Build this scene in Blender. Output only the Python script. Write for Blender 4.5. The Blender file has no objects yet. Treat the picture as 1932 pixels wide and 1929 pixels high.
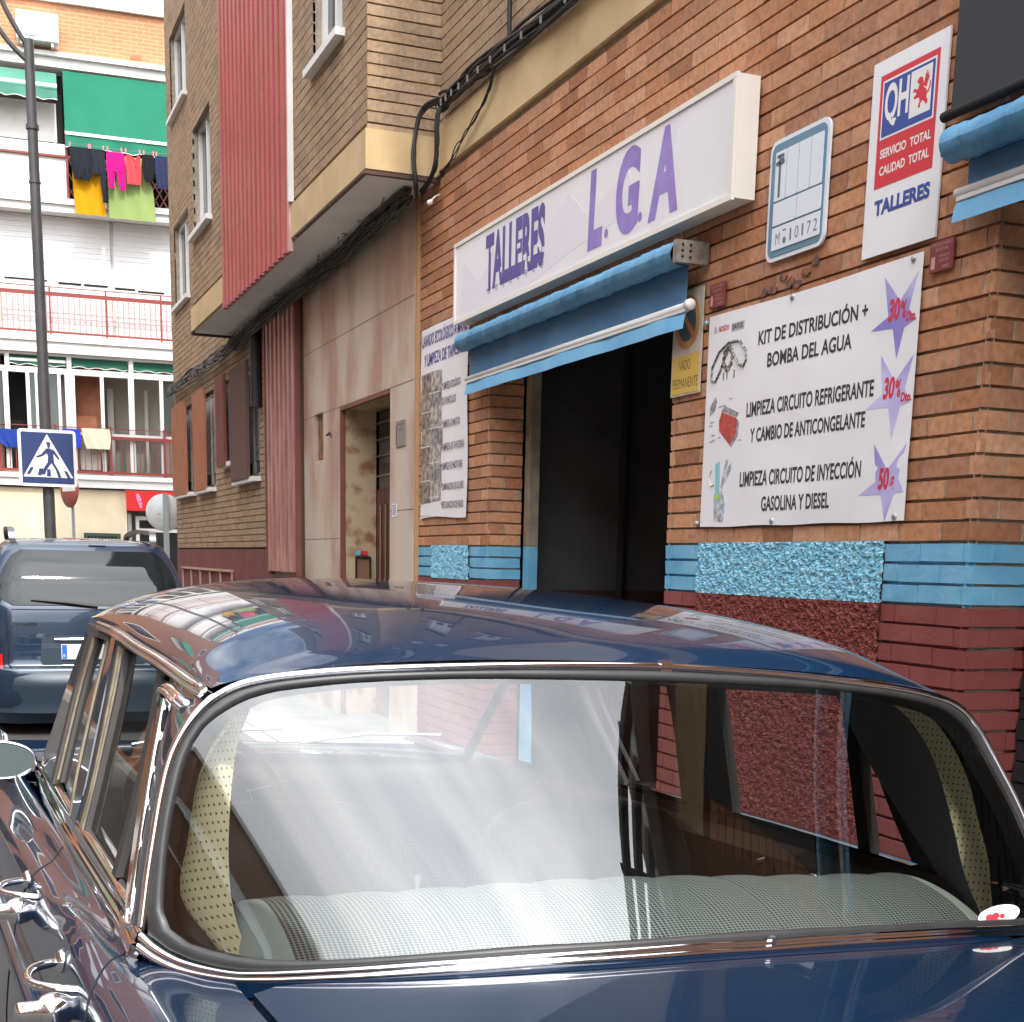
import bpy, math, random
import numpy as np
from mathutils import Matrix, Vector
random.seed(7); rng = np.random.default_rng(7)
scene = bpy.context.scene
R = math.radians
# ------------------------------------------------------------------ camera
EYE = 1.53
cam_d = bpy.data.cameras.new('camera'); cam = bpy.data.objects.new('camera', cam_d)
scene.collection.objects.link(cam); scene.camera = cam
yaw, pitch, roll = R(22.04597), R(-11.28819), R(1.25671)
fw = Vector((math.sin(yaw)*math.cos(pitch), math.cos(yaw)*math.cos(pitch), math.sin(pitch)))
r0 = Vector((math.cos(yaw), -math.sin(yaw), 0)); u0 = r0.cross(fw)
rt = math.cos(roll)*r0 + math.sin(roll)*u0; up = -math.sin(roll)*r0 + math.cos(roll)*u0
cam.matrix_world = Matrix(((rt.x, up.x, -fw.x, 0), (rt.y, up.y, -fw.y, 0), (rt.z, up.z, -fw.z, EYE), (0, 0, 0, 1)))
cam_d.sensor_width = 36; cam_d.lens = 2552/1932*36
cam_d.shift_x = 0; cam_d.shift_y = (1570-964.5)/1932
cam_d.clip_start = 0.05; cam_d.clip_end = 2000
# ------------------------------------------------------------------ sky and sun
SUN = Vector((0.05, -0.60, 0.80)).normalized()
world = bpy.data.worlds.new('World'); scene.world = world; world.use_nodes = True
nt = world.node_tree; nt.nodes.clear()
wo = nt.nodes.new('ShaderNodeOutputWorld'); bg = nt.nodes.new('ShaderNodeBackground')
sky = nt.nodes.new('ShaderNodeTexSky'); sky.sky_type = 'NISHITA'; sky.sun_disc = False
sky.sun_elevation = math.asin(SUN.z); sky.sun_rotation = math.atan2(SUN.x, SUN.y)
sky.air_density = 1.0; sky.dust_density = 1.6
tc = nt.nodes.new('ShaderNodeTexCoord'); mp = nt.nodes.new('ShaderNodeMapping')
mp.inputs['Scale'].default_value = (2.1, 2.1, 3.2); mp.inputs['Location'].default_value = (3.1, 0.4, 1.7)
nz = nt.nodes.new('ShaderNodeTexNoise'); nz.inputs['Scale'].default_value = 1.15; nz.inputs['Detail'].default_value = 9; nz.inputs['Roughness'].default_value = 0.56
nz.inputs['Distortion'].default_value = 0.5
rp = nt.nodes.new('ShaderNodeValToRGB'); rp.color_ramp.elements[0].position = 0.40; rp.color_ramp.elements[1].position = 0.60
nz2 = nt.nodes.new('ShaderNodeTexNoise'); nz2.inputs['Scale'].default_value = 3.2; nz2.inputs['Detail'].default_value = 6
rp2 = nt.nodes.new('ShaderNodeValToRGB')
rp2.color_ramp.elements[0].color = (9.5, 9.9, 10.6, 1); rp2.color_ramp.elements[1].color = (15.0, 15.0, 15.2, 1)
rp2.color_ramp.elements[0].position = 0.3; rp2.color_ramp.elements[1].position = 0.7
mx = nt.nodes.new('ShaderNodeMix'); mx.data_type = 'RGBA'
L = nt.links.new
L(tc.outputs['Generated'], mp.inputs['Vector']); L(mp.outputs[0], nz.inputs['Vector']); L(mp.outputs[0], nz2.inputs['Vector'])
vd = nt.nodes.new('ShaderNodeVectorMath'); vd.operation = 'DOT_PRODUCT'; vd.inputs[1].default_value = (0.06, -0.16, 0.24)
ad = nt.nodes.new('ShaderNodeMath'); ad.operation = 'ADD'
L(tc.outputs['Generated'], vd.inputs[0]); L(vd.outputs['Value'], ad.inputs[0]); L(nz.outputs['Fac'], ad.inputs[1])
L(ad.outputs[0], rp.inputs['Fac']); L(nz2.outputs['Fac'], rp2.inputs['Fac'])
L(rp.outputs['Color'], mx.inputs['Factor']); L(sky.outputs['Color'], mx.inputs['A']); vs_ = nt.nodes.new('ShaderNodeVectorMath'); vs_.operation = 'DOT_PRODUCT'; vs_.inputs[1].default_value = tuple(SUN)
m1 = nt.nodes.new('ShaderNodeMath'); m1.operation = 'MAXIMUM'; m1.inputs[1].default_value = 0.0
m2 = nt.nodes.new('ShaderNodeMath'); m2.operation = 'POWER'; m2.inputs[1].default_value = 5.0
m3 = nt.nodes.new('ShaderNodeMath'); m3.operation = 'MULTIPLY_ADD'; m3.inputs[1].default_value = 2.2; m3.inputs[2].default_value = 0.72
L(tc.outputs['Generated'], vs_.inputs[0]); L(vs_.outputs['Value'], m1.inputs[0]); L(m1.outputs[0], m2.inputs[0]); L(m2.outputs[0], m3.inputs[0])
vm = nt.nodes.new('ShaderNodeVectorMath'); vm.operation = 'SCALE'; L(rp2.outputs['Color'], vm.inputs[0]); L(m3.outputs[0], vm.inputs['Scale'])
L(vm.outputs[0], mx.inputs['B'])
L(mx.outputs['Result'], bg.inputs['Color']); bg.inputs['Strength'].default_value = 0.10
L(bg.outputs[0], wo.inputs['Surface'])
sd = bpy.data.lights.new('sun', 'SUN'); sd.energy = 1.3; sd.angle = R(1.5); sd.color = (1, 0.93, 0.82)
so = bpy.data.objects.new('sun', sd); scene.collection.objects.link(so)
so.rotation_mode = 'QUATERNION'; so.rotation_quaternion = SUN.to_track_quat('Z', 'Y')
vs = scene.view_settings; vs.view_transform = 'Standard'; vs.look = 'None'; vs.exposure = 1.4; vs.gamma = 1.0
scene.cycles.max_bounces = 10; scene.cycles.transparent_max_bounces = 16
scene.cycles.sample_clamp_indirect = 8
# ------------------------------------------------------------------ helpers
C = scene.collection
BASE = {}
def tag(o, label=None, cat=None, group=None, kind=None):
    if label: o['label'] = label
    if cat: o['category'] = cat
    if group: o['group'] = group
    if kind: o['kind'] = kind
    return o
def thing(name, label, cat, loc=(0, 0, 0), group=None):
    o = bpy.data.objects.new(name, None); C.objects.link(o); o.location = loc
    o.empty_display_size = 0.2; BASE[o] = np.array(loc, float)
    return tag(o, label, cat, group)
class Fr:
    def __init__(s, o, u, w):
        s.o = np.array(o, float); s.u = np.array(u, float); s.w = np.array(w, float); s.n = np.cross(s.u, s.w)
    def p(s, u, w, d=0.0): return s.o + s.u*u + s.w*w + s.n*d
ID = Fr((0, 0, 0), (1, 0, 0), (0, 1, 0))
class MB:
    def __init__(s): s.v = []; s.f = []; s.sm = []; s.mi = []; s.rn = []
    def add(s, vs, fs, smooth=False, mi=0, rn=0.5):
        b = len(s.v); s.v.extend([tuple(map(float, x)) for x in vs])
        for f in fs: s.f.append([i+b for i in f])
        s.sm += [smooth]*len(fs); s.mi += [mi]*len(fs); s.rn += [rn]*len(fs); return s
    def box(s, a0, a1, b0, b1, c0, c1, fr=ID, mi=0, rn=0.5):
        vs = [fr.p(a, b, c) for c in (c0, c1) for b in (b0, b1) for a in (a0, a1)]
        return s.add(vs, [(0, 2, 3, 1), (4, 5, 7, 6), (0, 1, 5, 4), (2, 6, 7, 3), (0, 4, 6, 2), (1, 3, 7, 5)], False, mi, rn)
    def wbox(s, x0, x1, y0, y1, z0, z1, mi=0): return s.box(x0, x1, y0, y1, z0, z1, ID, mi)
    def prism(s, poly, d0, d1, fr=ID, mi=0):
        n = len(poly); a = sum(poly[i][0]*poly[(i+1) % n][1]-poly[(i+1) % n][0]*poly[i][1] for i in range(n))
        if a < 0: poly = poly[::-1]
        vs = [fr.p(u, w, d0) for u, w in poly]+[fr.p(u, w, d1) for u, w in poly]
        fs = [tuple(range(n-1, -1, -1)), tuple(range(n, 2*n))]+[(i, (i+1) % n, n+(i+1) % n, n+i) for i in range(n)]
        return s.add(vs, fs, False, mi)
    def tube(s, path, r, n=8, mi=0, cap=True):
        P = [np.array(p, float) for p in path]; m = len(P); rs = r if hasattr(r, '__len__') else [r]*m
        T = [P[min(i+1, m-1)]-P[max(i-1, 0)] for i in range(m)]; T = [t/(np.linalg.norm(t)+1e-9) for t in T]
        ref = np.array((0, 0, 1.)) if abs(T[0][2]) < .9 else np.array((1., 0, 0))
        vs = []; N = np.cross(T[0], ref); N /= np.linalg.norm(N)
        for i in range(m):
            N = N-T[i]*(N@T[i]); N /= np.linalg.norm(N)+1e-9; B = np.cross(T[i], N)
            for k in range(n):
                a = 2*math.pi*k/n; vs.append(P[i]+rs[i]*(math.cos(a)*N+math.sin(a)*B))
        fs = [(i*n+k, i*n+(k+1) % n, (i+1)*n+(k+1) % n, (i+1)*n+k) for i in range(m-1) for k in range(n)]
        s.add(vs, fs, n > 4, mi)
        if cap: s.add(vs[:n], [tuple(range(n-1, -1, -1))], False, mi); s.add(vs[-n:], [tuple(range(n))], False, mi)
        return s
    def grid(s, P, smooth=True, mi=0, flip=False, close_u=False):
        P = np.asarray(P, float); nu, nv = P.shape[:2]; fs = []
        for i in range(nu if close_u else nu-1):
            for j in range(nv-1):
                f = (i*nv+j, ((i+1) % nu)*nv+j, ((i+1) % nu)*nv+j+1, i*nv+j+1); fs.append(f[::-1] if flip else f)
        return s.add(P.reshape(-1, 3), fs, smooth, mi)
    def slab(s, A, B, a0=0, a1=0, mi=0, smooth=False):
        "closed bar between four polylines: outer edge A/B and inner edge a0/a1"
        rings = [list(q) for q in zip(A, B, a1, a0)]; m = len(rings)
        vs = [p for r in rings for p in r]; fs = [(i*4+k, i*4+(k+1) % 4, (i+1)*4+(k+1) % 4, (i+1)*4+k) for i in range(m-1) for k in range(4)]
        fs += [(3, 2, 1, 0), tuple((m-1)*4+k for k in range(4))]
        return s.add(vs, fs, smooth, mi)
    def lathe(s, prof, o, ax, n=24, mi=0):
        ax = np.array(ax, float); ax /= np.linalg.norm(ax); ref = np.array((0, 0, 1.)) if abs(ax[2]) < .9 else np.array((1., 0, 0))
        a = np.cross(ax, ref); a /= np.linalg.norm(a); b = np.cross(ax, a); o = np.array(o, float)
        P = [[o+ax*h+r*(math.cos(2*math.pi*k/n)*a+math.sin(2*math.pi*k/n)*b) for r, h in prof] for k in range(n)]
        return s.grid(P, True, mi, close_u=True)
    def text(s, string, fr, u0, u1, w0, cap, d=0.002, bold=0.0, shear=0.0, mi=0):
        vs, fs = text_mesh(string, bold, shear)
        x0 = vs[:, 0].min(); x1 = vs[:, 0].max(); k = (u1-u0)/(x1-x0)
        return s.add([fr.p(u0+(x-x0)*k, w0+y/CAP*cap, d) for x, y in vs], fs, False, mi)
    def away(s, k):
        s.v = [(x, y*k, EYE+(z-EYE)*k) for x, y, z in s.v]; return s
    def conform(s, fr, fn):
        for i, v in enumerate(s.v):
            q = np.array(v)-fr.o; s.v[i] = tuple(np.array(v)+fr.n*fn(float(q@fr.u), float(q@fr.w)))
        return s
    def build(s, name, mats, parent=None, bevel=0, merge=False, attr=False, weighted=False):
        me = bpy.data.meshes.new(name); root = parent
        while root is not None and root.parent is not None: root = root.parent
        b = BASE.get(root, np.zeros(3)) if parent is not None else getattr(s, 'base', np.zeros(3))
        v = np.array(s.v, float)-b
        me.from_pydata(v.tolist(), [], s.f); me.polygons.foreach_set('use_smooth', s.sm)
        if not isinstance(mats, (list, tuple)): mats = [mats]
        for m in mats: me.materials.append(m)
        if len(mats) > 1: me.polygons.foreach_set('material_index', s.mi)
        if attr:
            a = me.attributes.new('rnd', 'FLOAT', 'FACE'); a.data.foreach_set('value', s.rn)
        o = bpy.data.objects.new(name, me); C.objects.link(o)
        if parent is not None: o.parent = parent
        else: o.location = b
        if bevel:
            md = o.modifiers.new('bevel', 'BEVEL'); md.width = bevel; md.segments = 2; md.limit_method = 'ANGLE'
        me.update(); return o
def single(mb, name, mats, label, cat, base, group=None, kind=None, **k):
    mb.base = np.array(base, float); o = mb.build(name, mats, None, **k); return tag(o, label, cat, group, kind)
_tc = {}
def text_mesh(st, bold=0.0, shear=0.0):
    key = (st, bold, shear)
    if key in _tc: return _tc[key]
    cu = bpy.data.curves.new('t', 'FONT'); cu.body = st; cu.size = 1; cu.offset = bold; cu.shear = shear; cu.resolution_u = 5
    ob = bpy.data.objects.new('t', cu); C.objects.link(ob)
    dg = bpy.context.evaluated_depsgraph_get(); dg.update(); me = bpy.data.meshes.new_from_object(ob.evaluated_get(dg))
    vs = np.array([v.co[:2] for v in me.vertices]); fs = [tuple(p.vertices) for p in me.polygons]
    bpy.data.objects.remove(ob); bpy.data.curves.remove(cu); bpy.data.meshes.remove(me)
    _tc[key] = (vs, fs); return _tc[key]
CAP = 1.0; CAP = float(text_mesh('H')[0][:, 1].max())
def cr(P, n):
    "Catmull-Rom resample of rows of points"
    P = np.asarray(P, float); m = len(P); t = np.linspace(0, m-1, n); out = []
    for x in t:
        i = min(int(x), m-2); f = x-i; p0 = P[max(i-1, 0)] if i > 0 else 2*P[0]-P[1]; p1 = P[i]; p2 = P[i+1]; p3 = P[i+2] if i+2 < m else 2*P[m-1]-P[m-2]
        out.append(.5*((2*p1)+(-p0+p2)*f+(2*p0-5*p1+4*p2-p3)*f*f+(-p0+3*p1-3*p2+p3)*f**3))
    return np.array(out)
def patch(ctrl, nu, nv):
    A = np.array([cr(row, nv) for row in ctrl]); return np.stack([cr(A[:, j], nu) for j in range(nv)], 1)
# ------------------------------------------------------------------ materials
def mat(name, col, rough=0.6, metal=0.0, var=None, vscale=8.0, bump=0.0, bscale=60.0, coat=0.0, spec=0.5, detail=4, stretch=None, pos=(0.35, 0.65)):
    m = bpy.data.materials.new(name); m.use_nodes = True; t = m.node_tree; b = t.nodes['Principled BSDF']
    b.inputs['Base Color'].default_value = (*col, 1); b.inputs['Roughness'].default_value = rough; b.inputs['Metallic'].default_value = metal
    b.inputs['Specular IOR Level'].default_value = spec
    if coat: b.inputs['Coat Weight'].default_value = coat; b.inputs['Coat Roughness'].default_value = 0.02
    g = None
    if var is not None or bump:
        g = t.nodes.new('ShaderNodeTexCoord'); g = g.outputs['Object']
        if stretch:
            mp = t.nodes.new('ShaderNodeMapping'); mp.inputs['Scale'].default_value = stretch; t.links.new(g, mp.inputs[0]); g = mp.outputs[0]
    if var is not None:
        n = t.nodes.new('ShaderNodeTexNoise'); n.inputs['Scale'].default_value = vscale; n.inputs['Detail'].default_value = detail
        r = t.nodes.new('ShaderNodeValToRGB'); r.color_ramp.elements[0].color = (*col, 1); r.color_ramp.elements[1].color = (*var, 1)
        r.color_ramp.elements[0].position, r.color_ramp.elements[1].position = pos
        t.links.new(g, n.inputs['Vector']); t.links.new(n.outputs['Fac'], r.inputs['Fac']); t.links.new(r.outputs['Color'], b.inputs['Base Color'])
    if bump:
        n = t.nodes.new('ShaderNodeTexNoise'); n.inputs['Scale'].default_value = bscale; n.inputs['Detail'].default_value = 5
        bp = t.nodes.new('ShaderNodeBump'); bp.inputs['Strength'].default_value = bump; bp.inputs['Distance'].default_value = 0.01
        t.links.new(g, n.inputs['Vector']); t.links.new(n.outputs['Fac'], bp.inputs['Height']); t.links.new(bp.outputs['Normal'], b.inputs['Normal'])
    return m
def brickmat(name, cols, dirt=0.18, bump=0.35, dcol=(.09, .07, .055)):
    m = bpy.data.materials.new(name); m.use_nodes = True; t = m.node_tree; b = t.nodes['Principled BSDF']; b.inputs['Roughness'].default_value = 0.85; b.inputs['Specular IOR Level'].default_value = .25
    a = t.nodes.new('ShaderNodeAttribute'); a.attribute_name = 'rnd'
    r = t.nodes.new('ShaderNodeValToRGB'); e = r.color_ramp.elements
    while len(e) < len(cols): e.new(0.5)
    for i, c in enumerate(cols): e[i].position = i/(len(cols)-1); e[i].color = (*c, 1)
    g = t.nodes.new('ShaderNodeTexCoord')
    n = t.nodes.new('ShaderNodeTexNoise'); n.inputs['Scale'].default_value = 2.2; n.inputs['Detail'].default_value = 8; n.inputs['Roughness'].default_value = .65
    rr = t.nodes.new('ShaderNodeValToRGB'); rr.color_ramp.elements[0].position = .45; rr.color_ramp.elements[1].position = .75; rr.color_ramp.elements[1].color = (dirt, dirt, dirt, 1)
    mx = t.nodes.new('ShaderNodeMix'); mx.data_type = 'RGBA'; mx.inputs['B'].default_value = (*dcol, 1)
    n2 = t.nodes.new('ShaderNodeTexNoise'); n2.inputs['Scale'].default_value = 34; n2.inputs['Detail'].default_value = 6
    mu = t.nodes.new('ShaderNodeMix'); mu.data_type = 'RGBA'; mu.blend_type = 'MULTIPLY'; mu.inputs['Factor'].default_value = .8
    r3 = t.nodes.new('ShaderNodeValToRGB'); r3.color_ramp.elements[0].color = (.74, .70, .66, 1); r3.color_ramp.elements[1].color = (1.12, 1.10, 1.08, 1); r3.color_ramp.elements[0].position = .3; r3.color_ramp.elements[1].position = .62
    bp = t.nodes.new('ShaderNodeBump'); bp.inputs['Strength'].default_value = bump; bp.inputs['Distance'].default_value = .006
    l = t.links.new
    l(a.outputs['Fac'], r.inputs['Fac']); l(g.outputs['Object'], n.inputs['Vector']); l(g.outputs['Object'], n2.inputs['Vector'])
    l(n.outputs['Fac'], rr.inputs['Fac']); l(rr.outputs['Color'], mx.inputs['Factor']); l(r.outputs['Color'], mx.inputs['A'])
    l(mx.outputs['Result'], mu.inputs['A']); l(n2.outputs['Fac'], r3.inputs['Fac']); l(r3.outputs['Color'], mu.inputs['B']); l(mu.outputs['Result'], b.inputs['Base Color'])
    l(n2.outputs['Fac'], bp.inputs['Height']); l(bp.outputs['Normal'], b.inputs['Normal'])
    return m
def bricktex(name, c1, c2, mortar, scale, rot=(0, 0, 0), wh=(.25, .07)):
    "brick pattern for distant masonry, in object space"
    m = bpy.data.materials.new(name); m.use_nodes = True; t = m.node_tree; b = t.nodes['Principled BSDF']; b.inputs['Roughness'].default_value = .85
    g = t.nodes.new('ShaderNodeTexCoord'); mp = t.nodes.new('ShaderNodeCombineXYZ'); sx_ = t.nodes.new('ShaderNodeSeparateXYZ'); ax_x = rot[2] != 0
    t.links.new(g.outputs['Object'], sx_.inputs[0]); t.links.new(sx_.outputs['Y' if ax_x else 'X'], mp.inputs[0]); t.links.new(sx_.outputs['Z'], mp.inputs[1])
    k = t.nodes.new('ShaderNodeTexBrick'); k.inputs['Color1'].default_value = (*c1, 1); k.inputs['Color2'].default_value = (*c2, 1); k.inputs['Mortar'].default_value = (*mortar, 1)
    k.inputs['Scale'].default_value = scale; k.inputs['Brick Width'].default_value = wh[0]; k.inputs['Row Height'].default_value = wh[1]; k.inputs['Mortar Size'].default_value = .008; k.inputs['Bias'].default_value = -.1
    t.links.new(mp.outputs[0], k.inputs['Vector']); t.links.new(k.outputs['Color'], b.inputs['Base Color'])
    return m
def glassmat(name, tint=(1, 1, 1), ior=1.5, rough=0.0, boost=1.0):
    m = bpy.data.materials.new(name); m.use_nodes = True; t = m.node_tree; t.nodes.clear()
    o = t.nodes.new('ShaderNodeOutputMaterial'); tr = t.nodes.new('ShaderNodeBsdfTransparent'); tr.inputs[0].default_value = (*tint, 1)
    gl = t.nodes.new('ShaderNodeBsdfGlossy'); gl.inputs['Roughness'].default_value = rough
    fr = t.nodes.new('ShaderNodeFresnel'); fr.inputs['IOR'].default_value = ior
    mu = t.nodes.new('ShaderNodeMath'); mu.operation = 'MULTIPLY'; mu.inputs[1].default_value = boost; mu.use_clamp = True
    x = t.nodes.new('ShaderNodeMixShader')
    t.links.new(fr.outputs[0], mu.inputs[0]); t.links.new(mu.outputs[0], x.inputs[0]); t.links.new(tr.outputs[0], x.inputs[1]); t.links.new(gl.outputs[0], x.inputs[2]); t.links.new(x.outputs[0], o.inputs[0])
    return m
M = {}
M['orange'] = brickmat('orange_brick', [(.34, .155, .085), (.45, .205, .105), (.50, .24, .125), (.55, .28, .155), (.47, .245, .145), (.40, .195, .12), (.60, .33, .20)])
M['tan'] = brickmat('tan_brick', [(.34, .24, .15), (.40, .285, .185), (.37, .26, .17), (.29, .21, .14)])
M['mortar'] = mat('mortar', (.42, .36, .28), .95, var=(.30, .25, .19), vscale=14, bump=.5)
M['tanmortar'] = mat('tan_mortar', (.36, .31, .23), .95, var=(.26, .21, .16), vscale=14, bump=.5)
M['bluepaint'] = mat('blue_wall_paint', (.12, .36, .55), .55, var=(.19, .45, .62), vscale=5, bump=.25, bscale=50)
M['redpaint'] = mat('oxblood_wall_paint', (.20, .042, .040), .6, var=(.24, .062, .056), vscale=4, bump=.3, bscale=50)
M['band'] = mat('ochre_render', (.60, .44, .23), .85, var=(.48, .34, .18), vscale=2.5, bump=.2)
M['marble'] = mat('pink_marble', (.56, .475, .39), .4, var=(.40, .245, .18), vscale=1.9, detail=12, stretch=(1, 1, .5), pos=(.42, .62))
M['marble_in'] = mat('cream_veined_marble', (.46, .35, .23), .3, var=(.26, .125, .07), vscale=5, detail=7, pos=(.5, .62))
M['grout'] = mat('dark_grout', (.16, .11, .09), .9)
M['white'] = mat('white_paint', (.78, .77, .74), .5, var=(.70, .69, .66), vscale=3)
M['wsheet'] = mat('white_vinyl', (.80, .79, .80), .45, var=(.74, .73, .74), vscale=2)
M['cream'] = mat('cream_render', (.72, .62, .44), .85, var=(.64, .54, .37), vscale=2, bump=.2)
M['soffit'] = mat('grey_soffit_render', (.76, .74, .70), .9, var=(.68, .66, .62), vscale=3)
M['slat'] = mat('red_corrugated_metal', (.38, .07, .065), .4, metal=.0, var=(.33, .06, .055), vscale=3)
M['slatw'] = mat('lighter_pink_metal', (.62, .38, .34), .35, var=(.50, .27, .24), vscale=6)  # paler pink for alternate ribs of the cladding
M['brown'] = mat('red_brown_metal', (.20, .065, .045), .5, var=(.16, .05, .036), vscale=5)
M['pinkbrown'] = mat('faded_rose_metal', (.48, .25, .21), .5, var=(.34, .15, .13), vscale=7, stretch=(1, 1, .3))
M['darkbrown'] = mat('dark_brown_metal', (.075, .035, .028), .5)
M['rust'] = mat('rust_red_shutter', (.34, .115, .05), .6, var=(.29, .095, .042), vscale=4)
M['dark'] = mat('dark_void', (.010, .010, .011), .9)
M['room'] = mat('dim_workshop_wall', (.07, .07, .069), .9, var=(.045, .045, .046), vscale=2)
M['blackcable'] = mat('black_cable', (.014, .014, .015), .55)
M['greycable'] = mat('grey_cable', (.16, .155, .15), .6)
M['steel'] = mat('galvanised_steel', (.42, .44, .45), .45, metal=.6, var=(.36, .38, .39), vscale=20)
M['pole'] = mat('dark_grey_pole_paint', (.05, .05, .055), .45, var=(.065, .065, .068), vscale=6)
M['chrome'] = mat('chrome', (.80, .80, .82), .05, metal=1.0)
M['rubber'] = mat('black_rubber', (.018, .018, .018), .5)
M['asphalt'] = mat('asphalt', (.055, .053, .05), .9, var=(.038, .037, .036), vscale=30, bump=.5, bscale=200)
M['paving'] = mat('paving_slabs', (.27, .25, .22), .9, var=(.20, .185, .165), vscale=3, bump=.3)
M['kerb'] = mat('granite_kerb', (.33, .32, .30), .85, var=(.25, .24, .23), vscale=40)
M['awnblue'] = mat('faded_blue_canvas', (.06, .165, .31), .75, var=(.09, .22, .38), vscale=2.5, bump=.25, bscale=25)
M['awnroll'] = mat('blue_canvas_roll', (.05, .20, .36), .5, var=(.10, .29, .46), vscale=5, bump=.9, bscale=30, stretch=(.45, 1, .45), detail=6)
M['awnval'] = mat('light_blue_valance', (.13, .36, .58), .7, var=(.18, .43, .64), vscale=5)
M['awngreen'] = mat('green_canvas', (.006, .155, .09), .85, var=(.007, .175, .10), vscale=2)
M['awnpale'] = mat('faded_green_canvas', (.06, .21, .15), .85)
M['greyscreen'] = mat('charcoal_screen_fabric', (.035, .036, .038), .8, bump=.2, bscale=300)
M['redrail'] = mat('red_railing_paint', (.24, .036, .03), .5)
M['whiterail'] = mat('white_railing_paint', (.72, .70, .68), .5)
M['shutw'] = mat('white_roller_shutter', (.80, .80, .80), .5)
M['winglass'] = glassmat('window_glass', (.75, .8, .8), 1.5)
M['darkglass'] = mat('dark_window_glass', (.02, .022, .024), .06, spec=.6)
M['farbrick'] = bricktex('distant_orange_brick', (.44, .20, .095), (.40, .17, .08), (.47, .28, .16), 1.0, (R(90), 0, 0))
M['leftbrick'] = bricktex('street_orange_brick', (.27, .095, .04), (.22, .075, .032), (.30, .19, .12), 1.0, (R(90), 0, R(90)))
M['red'] = mat('red_sign_plastic', (.62, .02, .02), .4)
M['redink'] = mat('red_print', (.62, .03, .045), .5)
M['blueink'] = mat('blue_print', (.03, .07, .30), .5)
M['blackink'] = mat('dark_grey_print', (.035, .032, .035), .5)
M['navyink'] = mat('indigo_print', (.10, .085, .30), .5)
M['purple'] = mat('purple_print', (.25, .17, .48), .5, var=(.33, .25, .58), vscale=6)
M['star'] = mat('violet_star_print', (.24, .20, .54), .5, var=(.55, .52, .78), vscale=3.5, detail=1)
M['pale'] = mat('pale_lilac_print', (.74, .725, .76), .5)
M['plateblue'] = mat('grey_blue_enamel', (.11, .24, .33), .4)
M['platewhite'] = mat('embossed_white_enamel', (.70, .74, .78), .4)
M['signblue'] = mat('navy_traffic_sign', (.015, .035, .13), .45)
M['paper'] = mat('paper', (.7, .7, .7), .7)
M['maroonplate'] = mat('maroon_enamel_plate', (.20, .035, .035), .4)
M['yellow'] = mat('yellow_plate', (.58, .38, .07), .5)
def flat(c, r=.7):
    k = 'flat_%d_%d_%d' % tuple(int(x*100) for x in c)
    if k not in M: M[k] = mat('cloth_'+k[5:], c, r, spec=.08)
    return M[k]
# ------------------------------------------------------------------ setting: ground
g = MB(); g.wbox(-900, 900, -900, 900, -0.2, 0.0); s = g.build('road', M['asphalt']); s['kind'] = 'structure'
g = MB(); g.wbox(2.22, 3.6, -60, 23.4, -0.1, 0.13); o = g.build('pavement', M['paving']); o['kind'] = 'structure'
g = MB(); g.wbox(2.08, 2.215, -60, 23.4, -0.1, 0.125); o = g.build('kerb', M['kerb'], bevel=.01); o['kind'] = 'structure'
g = MB(); g.wbox(-8.3, -6.4, -60, 24.0, -0.1, 0.13); o = g.build('pavement', M['paving']); o['kind'] = 'structure'
g = MB(); g.wbox(-6.395, -6.25, -60, 24.0, -0.1, 0.125); o = g.build('kerb', M['kerb'], bevel=.01); o['kind'] = 'structure'
g = MB(); g.wbox(-40, 40, 27.6, 31.5, -0.1, 0.134); o = g.build('pavement', M['paving']); o['kind'] = 'structure'
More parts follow.
